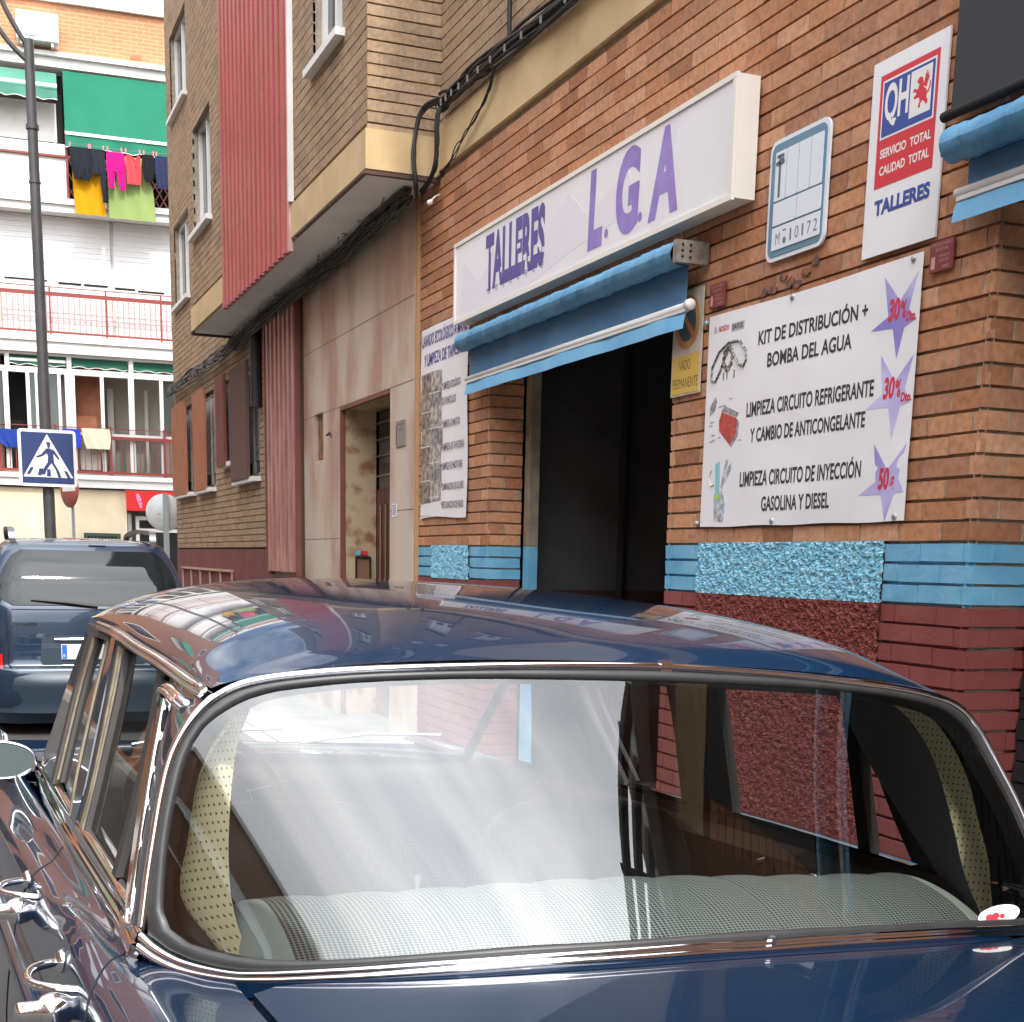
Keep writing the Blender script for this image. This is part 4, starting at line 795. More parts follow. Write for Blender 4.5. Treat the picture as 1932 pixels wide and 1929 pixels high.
# floor 2: closed white roller shutters behind a bar railing
sh = [(U0, 2.2, 5.76, 8.05, -.35, -.3)]
m = MB()
for (u, v) in [(-3.2, -1.0), (-.9, 1.2), (1.3, 3.0), (3.04, 5.13), (5.2, 7.3), (7.4, 9.6)]:
    for k in range(46): z = 5.80+k*.049; m.box(u, v, z, z+.045, -.30, -.28+.006*(k % 2), FF)
m.build('roller_shutter', M['shutw'], blk)
fb('shutter_wall', M['white'], [(U0, U1, 5.76, 8.055, -.5, -.33)])
fb('shutter_slot', M['dark'], [(4.11, 4.55, 6.79, 6.83, -.275, -.268), (4.6, 5.06, 6.79, 6.83, -.275, -.268), (5.2, 5.6, 6.77, 6.81, -.275, -.268), (5.65, 6.17, 6.75, 6.79, -.275, -.268), (3.1, 3.9, 6.82, 6.85, -.275, -.268)])
m = MB()
for i in range(int((U1-U0)/.105)): u = U0+i*.105; m.box(u, u+.024, 5.84, 6.49, .045, .06, FF)
o = m.build('railing', mat('pale_pink_bars', (.40, .25, .23), .5), blk)
m = MB(); m.box(U0, U1, 6.50, 6.57, .03, .075, FF); m.box(U0, U1, 6.655, 6.675, .04, .06, FF); m.box(U0, U1, 5.80, 5.835, .03, .075, FF)
for i in range(24): u = -7.0+i*1.05; u = 3.91+1.07*(i-10); m.box(u, u+.035, 5.75, 6.655, .025, .08, FF)
m.build('rail', M['redrail'], o)
# floor 1: glazed balcony with white frames
m = MB(); m.box(U0, U1, 5.03, 5.14, -.12, .0, FF); m.box(U0, U1, 5.37, 5.418, -.12, .0, FF); m.box(U0, U1, 3.82, 3.92, -.12, 0, FF); m.box(U0, U1, 3.062, 3.16, -.12, 0, FF)
for u, w in [(2.98, .10), (3.41, .07), (3.58, .05), (4.01, .06), (4.15, .19), (4.83, .07), (5.38, .11), (6.00, .07), (1.9, .15), (2.4, .07), (6.6, .15), (7.3, .08), (7.9, .08), (.8, .15), (-.3, .15), (-1.5, .15)]: m.box(u, u+w, 3.161, 5.029, -.125, .003, FF)
for u in (3.03, 4.20, 5.40, 6.6, 1.9, .8): m.box(u, u+.09, 5.141, 5.369, -.121, .002, FF)
o = m.build('glazing_frame', M['white'], blk)
fb('pane', M['winglass'], [(3.48, 4.01, 3.93, 5.02, -.07, -.065), (2.0, 2.98, 3.93, 5.02, -.07, -.065), (6.07, 6.6, 3.93, 5.02, -.07, -.065), (4.9, 6.0, 3.17, 3.81, -.07, -.065)], o)
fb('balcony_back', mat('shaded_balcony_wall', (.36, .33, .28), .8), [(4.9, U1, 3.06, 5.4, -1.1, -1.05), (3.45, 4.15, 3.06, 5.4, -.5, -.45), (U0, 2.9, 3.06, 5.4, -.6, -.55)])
fb('balcony_brick', mat('balcony_brick', (.33, .12, .06), .8, var=(.26, .09, .05), vscale=6), [(4.25, 4.92, 3.06, 5.4, -.6, -.55)])
fb('unlit_room_sheet', M['dark'], [(2.95, 3.46, 3.06, 5.4, -.7, -.65)])  # near-black sheet stands for the unlit room behind the glazing
fb('curtain', mat('pale_panel', (.62, .60, .55), .7), [(5.0, 5.12, 3.2, 4.9, -.9, -.86), (5.75, 5.82, 3.2, 4.9, -.9, -.85), (6.05, 6.5, 3.93, 5.0, -.3, -.27), (4.4, 4.8, 3.2, 3.75, -.3, -.2)])
m = MB()
for i in range(int((U1-U0)/.12)): u = U0+i*.12; m.box(u, u+.016, 3.18, 3.79, .05, .064, FF)
m.box(U0, U1, 3.80, 3.865, .03, .08, FF); m.box(U0, U1, 3.115, 3.165, .03, .08, FF); m.box(U0, U1, 4.0, 4.015, .05, .07, FF)
for i in range(24): u = 4.975+1.07*(i-10); m.box(u, u+.045, 3.065, 4.05, .025, .085, FF)
m.build('railing', M['redrail'], blk)
# ground floor shop front
fb('shop_recess', mat('shop_grey', (.30, .29, .27), .7), [(5.27, 8.6, 0, 2.83, -2.19, -.6), (5.28, 5.36, 0, 2.35, -.59, -.02)])
m = MB()
for b in [(5.45, 5.52, 0, 2.3), (5.52, 6.6, 2.22, 2.3), (5.52, 6.6, 1.98, 2.05), (6.03, 6.09, 0, 1.98), (6.53, 6.6, 0, 2.22)]: m.box(b[0], b[1], b[2], b[3], -.2, -.12, FF)
o = m.build('shop_door', M['white'], blk); fb('pane', M['winglass'], [(5.52, 6.03, 0, 1.98, -.17, -.165), (5.52, 6.53, 2.05, 2.22, -.17, -.165)], o)
fb('door_gap', M['dark'], [(6.12, 6.4, 0, 1.97, -.16, -.15)])
fb('vent_panel', mat('dark_green_vent', (.03, .06, .045), .5), [(4.40, 5.13, 1.2, 1.93, .001, .03)])
m = MB()
for i in range(9): m.box(4.48+i*.065, 4.52+i*.065, 1.80, 1.87, .031, .04, FF)
m.build('vent_slot', M['dark'], blk)
fb('wall_vent', mat('terracotta_vent', (.30, .12, .05), .8), [(5.62, 5.83, 11.02, 11.08, .001, .012)])
fb('balcony_cable', M['blackcable'], [(U0, 5.25, 2.80, 2.825, .003, .03)])
t = thing('shop_sign', 'bright red shop sign with a pink ice cream beside the street corner', 'sign', tuple(FF.p(5.8, 2.4, .1)))
m = MB(); m.box(5.26, 7.4, 2.40, 2.805, .01, .13, FF); pn = m.build('panel', M['red'], t)
m = MB(); m.prism([(5.45, 2.72), (5.49, 2.76), (5.54, 2.70), (5.57, 2.60), (5.48, 2.58)], .131, .135, FF); m.prism([(5.49, 2.57), (5.575, 2.575), (5.57, 2.46), (5.535, 2.45)], .131, .135, FF); m.build('ice_cream_emblem', mat('pink_print', (.75, .22, .42), .5), pn)
m = MB(); m.text('Alimentación', FF, 5.70, 7.2, 2.50, .2, .134, bold=.01, shear=.2); m.build('lettering', M['white'], pn)
# ------------------------------------------------------------------ awnings on the block
def drop(name, label, u0, u1, zt, zb, d0, d1, m_, stripe=None, group=None, val=.22):
    t = thing(name, label, 'awning', tuple(FF.p((u0+u1)/2, zt, d0)), group)
    n = int((u1-u0)*26); U = np.linspace(u0, u1, n)
    zs = [zt, (zt+zb)/2, zb+val]; ds = [d0, (d0+d1)/2, d1]
    m = MB(); m.grid(np.array([[FF.p(u, z, d+.006*math.sin(u*5)) for z, d in zip(zs, ds)] for u in U])); fa = m.build('canvas', m_, t)
    m = MB(); m.grid(np.array([[FF.p(u, zb+val-.002, d1), FF.p(u, zb+val*.5, d1+.008*math.sin(u*9)), FF.p(u, zb+.035*abs(math.sin(u*math.pi/.33)), d1+.015*math.sin(u*9))] for u in U])); m.build('scalloped_valance', m_, t)
    m = MB(); m.tube([FF.p(u, zb+.035*abs(math.sin(u*math.pi/.33)), d1+.015*math.sin(u*9)) for u in U], .008, 4); m.build('white_piping', M['white'], t)
    if stripe:
        m = MB(); m.box(u0, u1, stripe-.028, stripe+.028, d1-.002, d1+.014, FF); m.build('white_band', M['white'], t)
    return t
drop('awning', 'large bright green awning lowered over the laundry balcony', 4.34, 6.75, 10.62, 9.22, .10, .16, M['awngreen'], 9.50)
drop('awning', 'short faded green awning beside the lamp post on the upper balcony', 1.6, 4.22, 10.55, 9.99, .10, .35, M['awnpale'], 10.26, val=.2)
for u0, u1, w_ in [(3.13, 4.18, 'left of'), (4.31, 5.38, 'in the middle pane of'), (5.50, 6.55, 'at the brick corner end of')]:
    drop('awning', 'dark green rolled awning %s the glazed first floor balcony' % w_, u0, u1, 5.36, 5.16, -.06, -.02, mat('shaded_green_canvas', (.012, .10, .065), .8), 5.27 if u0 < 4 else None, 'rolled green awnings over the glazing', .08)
# ------------------------------------------------------------------ air conditioner, laundry
t = thing('air_conditioner', 'white air conditioner unit on the brick top storey behind the lamp post', 'air conditioner', tuple(FF.p(3.9, 11, .1)))
m = MB(); m.box(3.53, 4.29, 11.0, 11.5, .06, .40, FF); c_ = m.build('case', M['white'], t, bevel=.02)
m = MB(); m.lathe([(.0, .01), (.06, .01), (.07, .005), (.16, .005), (.175, .012), (.175, 0)], FF.p(3.78, 11.24, .401), FF.n, 28); m.build('fan_grille', mat('grey_grille', (.5, .48, .42), .5), t)
m = MB(); m.box(3.6, 3.64, 10.92, 10.995, .02, .38, FF); m.box(4.15, 4.19, 10.92, 10.995, .02, .38, FF); m.build('bracket', M['steel'], t)
m = MB(); m.tube([FF.p(4.36+.1*i, 9.25-.02*math.sin(i*.16), .42) for i in range(24)], .006, 4); m.tube([FF.p(4.36+.1*i, 8.98, .30) for i in range(24)], .006, 4)
single(m, 'clothesline', M['greycable'], 'clothesline strung in front of the lattice balcony under the green awning', 'clothesline', FF.p(5, 9.2, .4))
def garment(nm, label, col, rows, d, base, cat='laundry', nx=9, seed=0):
    "rows: lists of (z, u_left, u_right) for each leg or body panel"
    m = MB(); r_ = np.random.default_rng(seed)
    for rw in rows:
        rw = cr(np.array(rw, float), len(rw)*3); P = []; ph = r_.uniform(0, 6)
        for i, (z, a, b) in enumerate(rw):
            P.append([FF.p(a+(b-a)*k/(nx-1), z, d+.018*math.sin(k*1.9+ph+z*4)*(.4+i/len(rw))) for k in range(nx)])
        P = np.array(P); m.grid(P); m.grid(P-FF.n*.008, flip=True)
    single(m, nm, flat(col), label, cat, FF.p(*base, d), 'laundry on the far balconies')
L_ = 9.22
garment('towel', 'yellow towel hanging at the left end of the laundry line', (.55, .26, .006), [[(8.97, 4.44, 5.0), (8.5, 4.45, 5.02), (8.02, 4.48, 5.05)]], .29, (4.7, 8.9), seed=1)
garment('towel', 'pale green towel hanging behind the pink trousers', (.24, .32, .11), [[(9.15, 5.09, 5.78), (8.6, 5.10, 5.95), (8.0, 5.11, 6.0)]], .30, (5.5, 8.9), seed=2)
garment('shorts', 'black shorts pegged at the left end of the laundry line', (.016, .018, .024), [[(9.2, 4.39, 4.78), (8.9, 4.42, 4.80), (8.62, 4.47, 4.60)], [(9.0, 4.60, 4.80), (8.7, 4.58, 4.80), (8.62, 4.62, 4.76)]], .42, (4.55, 9.1), seed=3)
garment('leggings', 'dark leggings with one long leg beside the pink trousers', (.02, .022, .032), [[(9.2, 4.78, 5.06), (8.9, 4.80, 5.06), (8.75, 4.82, 5.05)], [(8.9, 4.93, 5.06), (8.5, 4.97, 5.07), (8.24, 5.0, 5.08)]], .42, (4.9, 9.1), seed=4)
garment('trousers', 'hot pink cropped trousers on the laundry line', (.60, .008, .17), [[(9.18, 5.09, 5.42), (8.95, 5.08, 5.43), (8.82, 5.08, 5.43)], [(8.84, 5.09, 5.24), (8.6, 5.11, 5.22), (8.52, 5.12, 5.23)], [(8.84, 5.26, 5.43), (8.6, 5.30, 5.43), (8.5, 5.32, 5.42)]], .43, (5.25, 9.1), seed=5)
garment('vest', 'coral red vest on the laundry line beside the pink trousers', (.70, .06, .07), [[(9.16, 5.45, 5.52), (9.0, 5.45, 5.72), (8.63, 5.46, 5.72)], [(9.16, 5.66, 5.72), (8.95, 5.60, 5.72)]], .43, (5.6, 9.1), seed=6)
garment('shirt', 'black shirt hanging between the red vest and the navy top', (.012, .012, .016), [[(9.2, 5.76, 5.98), (8.9, 5.75, 6.0), (8.7, 5.80, 5.94)]], .43, (5.85, 9.1), seed=7)
garment('top', 'navy sleeveless top at the right end of the laundry line', (.025, .03, .075), [[(9.2, 6.0, 6.25), (8.9, 6.0, 6.26), (8.6, 6.03, 6.26)]], .43, (6.1, 9.1), seed=8)
garment('jersey', 'blue jersey hanging on the first floor rail left of the crossing sign', (.02, .05, .26), [[(3.91, 2.8, 3.22), (3.7, 2.85, 3.22), (3.56, 2.98, 3.2)]], .12, (3.0, 3.9), seed=9)
garment('jersey', 'blue and red jersey half hidden behind the crossing sign', (.03, .07, .50), [[(3.97, 4.05, 4.40), (3.8, 4.06, 4.42), (3.6, 4.1, 4.40)]], .12, (4.2, 3.9), seed=10)
garment('shirt', 'cream shirt draped over the red first floor rail', (.70, .65, .48), [[(4.0, 4.43, 4.98), (3.8, 4.46, 5.0), (3.60, 4.52, 4.97)]], .12, (4.7, 3.9), seed=11)
m = MB()
for i, u in enumerate([4.40, 4.75, 4.78, 5.02, 5.1, 5.36, 5.44, 5.70, 5.78, 5.96, 6.02, 6.24]):
    m.box(u, u+.022, 9.19, 9.27, .41, .44, FF)
cs = [(.8, .1, .5), (.9, .35, .05), (.3, .6, .1), (.1, .4, .7)]
single(m, 'clothes_pegs', flat((.75, .22, .25)), 'row of small pink clothes pegs on the upper laundry line', 'clothes pegs', FF.p(5.3, 9.2, .42), kind=None)
# ------------------------------------------------------------------ street lamp and signs
k = 21.5/14.5
def at(x, z): return (x*k, 21.5, 1.53+(z-1.53)*k)
px = .848*k
t = thing('street_lamp', 'tall dark grey street lamp post with two curved arms at the crossing', 'street lamp', (px, 21.5, 0))
m = MB(); m.tube([(px, 21.5, z) for z in (0, 1.0, 3.0, 5.5, 8.45)], [.088, .085, .08, .075, .066], 16)
m.tube([(px, 21.5, 7.30), (px, 21.5, 7.36)], .088, 16); m.tube([(px, 21.5, 6.6), (px, 21.5, 6.63)], .083, 16); m.tube([(px, 21.5, 0), (px, 21.5, .5)], .13, 16); m.build('post', M['pole'], t)
for pts in ([(px, 21.5, 8.15), (px-.12, 21.5, 8.25), (px-.32, 21.5, 8.45), (px-.8, 21.5, 9.1), (px-1.6, 21.5, 9.6)], [(px, 21.5, 8.35), (px-.08, 21.5, 8.45), (px-.32, 21.5, 8.87), (px-.6, 21.5, 9.6), (px-1.6, 21.5, 10.6)]):
    m = MB(); m.tube(cr(np.array(pts), 16), .035, 8); m.build('arm', M['pole'], t)
m = MB(); m.lathe([(0, .25), (.1, .24), (.3, .1), (.34, 0), (.3, -.05), (.12, -.1), (0, -.1)], (px-1.7, 21.5, 9.6), (0, 0, 1), 20); m.build('lamp_head', M['pole'], t)
SF = Fr((px-.013*k, 21.36, 2.428*k-.53*1.53*0+1.53-1.53*k), (math.cos(R(-1)), 0, 0), (0, 0, 1))
SF = Fr((px, 21.36, 1.53+(2.4265-1.53)*k), (1, 0, 0), (0, 0, 1)); hs = .4
t = thing('crossing_sign', 'square blue pedestrian crossing sign with white border on the street lamp post', 'traffic sign', (px, 21.36, 2.86))
m = MB(); m.prism([(x, y) for x, y in rrect(-hs, hs, -hs, hs, .05)], 0, .02, SF); pl = m.build('white_border', M['white'], t)
m = MB(); m.prism(rrect(-.357, .357, -.357, .357, .012), .0205, .024, SF); m.build('blue_field', M['signblue'], pl)
m = MB(); m.prism([(-.345, -.27), (.345, -.27), (.0, .335)], .0245, .027, SF); m.build('triangle', M['white'], pl)
def S(p): return [((x-525)/640*.8, (720-y)/650*.8-.01) for x, y in p]
m = MB()
m.prism(S([(512, 540), (525, 528), (550, 530), (562, 542), (556, 580), (540, 604), (524, 585), (520, 556)]), .0275, .029, SF)
m.prism(S([(502, 606), (530, 600), (562, 604), (585, 625), (590, 680), (592, 770), (570, 772), (520, 772), (528, 690), (515, 660)]), .0275, .0291, SF)
m.prism(S([(505, 612), (516, 655), (470, 692), (405, 712), (398, 696), (455, 668)]), .0275, .0292, SF); m.prism(S([(575, 610), (600, 622), (655, 715), (652, 730), (640, 726), (588, 660)]), .0275, .0293, SF)
m.prism(S([(518, 765), (560, 772), (505, 850), (490, 895), (465, 905), (440, 885), (415, 905), (412, 890), (470, 840)]), .0275, .0294, SF); m.prism(S([(560, 760), (594, 764), (640, 850), (660, 925), (630, 925), (610, 850)]), .0275, .0295, SF)
for q in ([(335, 820), (368, 825), (320, 905), (288, 900)], [(428, 832), (470, 832), (450, 912), (405, 908)], [(512, 838), (550, 838), (552, 922), (508, 920)], [(622, 845), (640, 845), (668, 930), (632, 928)], [(698, 850), (732, 855), (772, 935), (738, 938)]): m.prism(S(q), .0275, .0288, SF)
m.build('walking_figure', M['signblue'], pl)
m = MB(); m.wbox(px-.1, px+.1, 21.37, 21.6, 2.70, 2.74); m.wbox(px-.1, px+.1, 21.37, 21.6, 3.0, 3.04); m.build('clamp', M['steel'], t)
# white disc seen from behind on a grey post, at the corner
t = thing('round_sign', 'round traffic sign seen from behind on a grey post at the brick corner', 'traffic sign', (3.135, 23.0, 0))
m = MB(); m.lathe([(0, 0), (.29, 0), (.297, .01), (.297, .025), (0, .025)], (3.125, 23.05, 2.193), (0, 1, 0), 36); m.build('disc', mat('sign_back_grey', (.60, .61, .60), .5, var=(.52, .53, .52), vscale=8), t)
m = MB(); m.wbox(3.095, 3.178, 22.97, 23.03, 0, 2.49); m.build('post', mat('grey_square_post', (.34, .38, .40), .5, metal=.3), t)
m = MB(); m.prism([(2.99, 2.10), (3.03, 2.115), (3.06, 2.10), (3.055, 2.06), (3.03, 2.03), (3.0, 2.06)], 0, .003, Fr((0, 23.049, 0), (1, 0, 0), (0, 0, 1))); m.box(3.01, 3.06, 2.145, 2.185, 0, .003, Fr((0, 23.049, 0), (1, 0, 0), (0, 0, 1))); m.build('sticker', mat('old_sticker', (.48, .42, .32), .6), t)
t = thing('no_entry_sign', 'red and white round sign seen edge on behind the crossing sign', 'traffic sign', (1.93, 26, 0))
kk = 26/23.; xx = 1.64*kk; zc = 1.53+(2.52-1.53)*kk
ax_ = np.array([-.30, -.95, 0]); ax_ = np.array([-.93, -.36, 0]); ax_ /= np.linalg.norm(ax_)
m = MB(); m.lathe([(0, 0), (.33, 0), (.34, .01), (.34, .03), (0, .03)], (xx+.04, 26, zc), ax_, 32); m.build('disc', mat('faded_red_disc', (.45, .10, .09), .5), t)
FN = Fr(np.array([xx+.04, 26, zc])+ax_*.032, np.cross((0, 0, 1), ax_), (0, 0, 1))
m = MB(); m.box(-.26, .26, -.06, .34, 0, .004, FN) if False else m.box(-.25, .25, -.055, .075, 0, .004, FN); m.build('white_bar', M['white'], t)
m = MB(); m.tube([(xx+.07, 26.03, 0), (xx+.07, 26.03, zc+.2)], .028, 10); m.build('post', M['steel'], t)
# ------------------------------------------------------------------ blue people carrier parked ahead
M['vanpaint'] = mat('steel_blue_car_paint', (.012, .030, .062), .28, metal=.3, coat=1.0)
M['vanplastic'] = mat('grey_blue_bumper', (.02, .035, .055), .45, coat=.3)
M['vanglass'] = mat('van_tinted_glass', (.010, .012, .014), .03, spec=.32)
van = thing('parked_van', 'dark blue people carrier with roof rails parked ahead of the classic car', 'van', (1.0, 12.0, 0.02))
VX, VY = 1.0, 12.0
# rings stacked by height: (z, half width, rear y, front y, corner radius)
rings = [(.10, .80, .10, 4.5, .25), (.30, .845, .0, 4.55, .28), (.55, .86, -.03, 4.6, .28), (.60, .865, .04, 4.6, .26), (.85, .865, .05, 4.45, .26), (1.05, .855, .07, 4.0, .25), (1.13, .84, .10, 3.6, .24), (1.30, .80, .17, 3.2, .22), (1.46, .74, .26, 2.9, .22), (1.555, .69, .33, 2.65, .22), (1.60, .66, .40, 2.5, .25), (1.635, .58, .55, 2.3, .3), (1.655, .35, .9, 2.0, .3)]
def ringpt(z, hw, yr, yf, r, n=9):
    out = []
    for cx, cy, a0 in ((-hw+r, yr+r, 180), (hw-r, yr+r, 270), (hw-r, yf-r, 0), (-hw+r, yf-r, 90)):
        for q in range(n): a = R(a0+90*q/(n-1)); out.append((VX+cx+r*math.cos(a), VY+cy+r*math.sin(a), z))
    return out
m = MB(); RR = np.array([ringpt(*r_) for r_ in rings]); RS = np.stack([cr(RR[:, j], 60) for j in range(RR.shape[1])], 1)
RS = RS.transpose(1, 0, 2); m.grid(RS, True, close_u=True); m.add(RS[:, -1], [tuple(range(RS.shape[0]))], True); van_body = m.build('body', M['vanpaint'], van)
def ri(z):
    A = np.array(rings); return [np.interp(z, A[:, 0], A[:, c]) for c in (1, 2, 3, 4)]
def rear(x, z, off=.0):
    hw, yr, yf, r = ri(z); ax2 = abs(x)
    y = yr if ax2 < hw-r else yr+r-math.sqrt(max(0, r*r-(min(ax2, hw)-(hw-r))**2))
    return (VX+x, VY+y-off, z)
# rear window with rounded outline
def rearpatch(outline, off, nx=26, nz=10):
    "outline: list of (z, x0, x1)"
    O = np.array(outline); zs = np.linspace(O[0, 0], O[-1, 0], nz); P = []
    for z in zs:
        a = np.interp(z, O[:, 0], O[:, 1]); b = np.interp(z, O[:, 0], O[:, 2]); P.append([rear(a+(b-a)*i/(nx-1), z, off) for i in range(nx)])
    return np.array(P)
m = MB(); m.grid(rearpatch([(1.09, -.62, .62), (1.12, -.69, .69), (1.17, -.72, .73), (1.30, -.715, .735), (1.42, -.66, .69), (1.50, -.60, .63), (1.545, -.53, .56)], .012), True); w_ = m.build('rear_window', M['vanglass'], van)
m = MB(); m.tube([rear(-.47, 1.135, .025), rear(-.2, 1.115, .03), rear(.06, 1.085, .03)], [.006, .012, .016], 6); m.build('wiper', M['rubber'], w_)
m = MB(); m.grid(rearpatch([(.60, -.40, .42), (.63, -.42, .44), (.82, -.40, .42), (.845, -.30, .32)], .006)); rc = m.build('plate_recess', M['vanplastic'], van)
m = MB(); VF = Fr((VX, VY+.035, 0), (1, 0, 0), (0, 0, 1)); m.box(-.25, .27, .645, .77, 0, .012, VF); npl = m.build('number_plate', M['white'], van)
m = MB(); m.box(-.245, -.205, .65, .765, .0125, .014, VF); m.build('blue_strip', mat('plate_blue', (.02, .12, .55), .5), npl)
m = MB(); m.text('E', VF, -.235, -.216, .665, .02, .0145); m.build('country_letter', M['white'], npl)
m = MB(); m.tube([rear(-.30, .81, .015), rear(.0, .815, .02), rear(.32, .81, .015)], .012, 8); m.build('handle_bar', M['chrome'], van)
m = MB(); BF = Fr((VX, VY+.035, 0), (1, 0, 0), (0, 0, 1)); m.text('VOYAGER', BF, -.65, -.43, .925, .024, .012, bold=.02); m.build('badge_lettering', M['chrome'], van)
m = MB(); m.tube([rear(-.67, z, .001) for z in np.linspace(1.06, .60, 12)]+[rear(x, .585, .001) for x in np.linspace(-.65, .66, 14)]+[rear(.68, z, .001) for z in np.linspace(.60, 1.06, 12)], .005, 5); m.tube([rear(x, 1.055, .001) for x in np.linspace(-.72, .74, 14)], .004, 5); m.build('tailgate_seam', M['dark'], van)
m = MB(); m.tube([rear(.03, 1.585, .012), rear(.17, 1.585, .012)], .010, 6); m.build('high_brake_lamp', M['dark'], van)  # small dark bar for the centre brake lamp at the roof edge
for sg_ in (-1, 1):
    m = MB(); m.grid(np.array([[rear(sg_*x, z, .008) for z in np.linspace(.70, .93, 8)] for x in np.linspace(.735, .86, 8)]), True, flip=sg_ > 0); m.build('clear_lamp', mat('smoked_lamp_lens', (.10, .11, .12), .15, coat=1.0), van)
    m = MB(); P = np.array([[rear(sg_*x, z, .012) for z in np.linspace(.57, .69, 8)] for x in np.linspace(.715, .86, 8)]); m.grid(P, True, flip=sg_ > 0); m.build('tail_lamp', mat('red_lamp_lens', (.55, .012, .015), .15, coat=1.0), van)
    m = MB(); pts = [(VX+sg_*.58, VY+.45, 1.62), (VX+sg_*.585, VY+.52, 1.70), (VX+sg_*.585, VY+.75, 1.715), (VX+sg_*.58, VY+1.6, 1.735), (VX+sg_*.57, VY+2.3, 1.70), (VX+sg_*.56, VY+2.4, 1.63)]
    P = cr(np.array(pts), 24); m.slab([p+np.array([-.028, 0, .015]) for p in P], [p+np.array([.028, 0, .015]) for p in P], [p+np.array([-.022, 0, -.02]) for p in P], [p+np.array([.022, 0, -.02]) for p in P]); m.build('roof_rail', mat('grey_roof_rail', (.10, .10, .115), .35, metal=.4), van)
    for wy in (.95, 3.75):
        m = MB(); m.lathe([(0, -.1), (.2, -.1), (.31, -.09), (.33, -.06), (.33, .06), (.31, .09), (.2, .1), (0, .1)], (VX+sg_*.76, VY+wy, .33), (1, 0, 0), 24); w2 = m.build('wheel', M['rubber'], van)
        m = MB(); m.lathe([(0, .104), (.18, .104), (.2, .10), (.2, .09)], (VX+sg_*.76, VY+wy, .33), (sg_, 0, 0), 20); m.build('rim', M['steel'], w2)
m = MB(); P = np.array([[(VX+x, VY-.05+.26*(abs(x)/.86)**4-.0*z, z) for z in (.20, .30, .42, .50, .56)] for x in np.linspace(-.86, .86, 24)]); P[:, 2:4, 1] -= .05; P[:, 4, 1] += .03; m.grid(P, True); m.build('bumper', M['vanplastic'], van)
# ------------------------------------------------------------------ classic car
M['paint'] = mat('midnight_blue_car_paint', (.0035, .0145, .038), .25, coat=1.0, spec=.08)
M['carglass'] = glassmat('car_glass', (.94, .97, .96), 1.95, boost=1.0)
M['sideglass'] = glassmat('car_side_glass', (.93, .96, .95), 1.27)
M['gasket'] = mat('rubber_gasket', (.022, .022, .023), .42, var=(.03, .03, .03), vscale=20)
M['channel'] = mat('aged_cream_channel', (.15, .12, .07), .6, var=(.09, .07, .045), vscale=25)
M['interior'] = mat('dark_interior', (.022, .019, .018), .7)
M['cloth_grey'] = mat('grey_seat_vinyl', (.30, .34, .33), .5)
M['seatdark'] = mat('charcoal_seat_vinyl', (.05, .055, .055), .5)
def dotmat(name, base, dot, thr, rough=.6):
    m = bpy.data.materials.new(name); m.use_nodes = True; t = m.node_tree; b = t.nodes['Principled BSDF']; b.inputs['Roughness'].default_value = rough
    uv = t.nodes.new('ShaderNodeUVMap'); v = t.nodes.new('ShaderNodeTexVoronoi'); v.voronoi_dimensions = '2D'; v.inputs['Randomness'].default_value = 0; v.inputs['Scale'].default_value = 1
    c = t.nodes.new('ShaderNodeMath'); c.operation = 'LESS_THAN'; c.inputs[1].default_value = thr
    x = t.nodes.new('ShaderNodeMix'); x.data_type = 'RGBA'; x.inputs['A'].default_value = (*base, 1); x.inputs['B'].default_value = (*dot, 1)
    l = t.links.new; l(uv.outputs[0], v.inputs['Vector']); l(v.outputs['Distance'], c.inputs[0]); l(c.outputs[0], x.inputs['Factor']); l(x.outputs['Result'], b.inputs['Base Color'])
    return m
M['perf'] = dotmat('perforated_cream_vinyl', (.80, .71, .44), (.12, .08, .04), .17, .5)
M['weave'] = dotmat('dotted_seat_weave', (.19, .215, .21), (.022, .026, .026), .40, .8)
def uvset(o, f):
    me = o.data; l = me.uv_layers.new(name='UVMap')
    for lp in me.loops: l.data[lp.index].uv = f(me.vertices[lp.vertex_index].co)
car = thing('classic_car', 'midnight blue vintage saloon with chrome trim seen from behind in the foreground', 'car', (0.98, 1.55, 0))
BASE[car] = np.zeros(3)
cyw, syw = math.cos(-.05), math.sin(-.05); cr_, sr_ = math.cos(.045), math.sin(.045); cp_, sp_ = math.cos(-.015), math.sin(-.015)
RC = np.array([[cyw, syw, 0], [-syw, cyw, 0], [0, 0, 1]])@np.array([[cr_, 0, sr_], [0, 1, 0], [-sr_, 0, cr_]])@np.array([[1, 0, 0], [0, cp_, -sp_], [0, sp_, cp_]])
car.matrix_world = Matrix([[*RC[0], .98], [*RC[1], 1.55], [*RC[2], 0], [0, 0, 0, 1]])
def sx(y, z): return .79-.285*(z-.98)-.016*max(min(y, 2.5)-.4, 0)**2
def sp(s, y, z, off=0.0): return np.array((s*(sx(y, z)+off), y, z))
def RY(x, z): return (z-1.016)*.93+.318*(1-.45*(z-1.0)/.3)*(min(abs(x), 1.0)/.772)**2.6
def wx(x, z):
    if x < .40: return x
    t = min(1, (x-.40)/.38); return x+t*t*(3-2*t)*ip(z, [.94, 1.0, 1.14, 1.228, 1.31], [.085, .075, .042, .012, .0])
def rp(x, z, off=0.0):
    e = 1e-3; a = (RY(x+e, z)-RY(x-e, z))/(2*e); b = (RY(x, z+e)-RY(x, z-e))/(2*e)
    n = np.array((a, -1, b)); n /= np.linalg.norm(n); return np.array((wx(x, z), RY(x, z), z))+n*off
def ip(x, xs, ys):
    if xs[0] > xs[-1]: xs, ys = xs[::-1], ys[::-1]
    return float(np.interp(x, xs, ys))
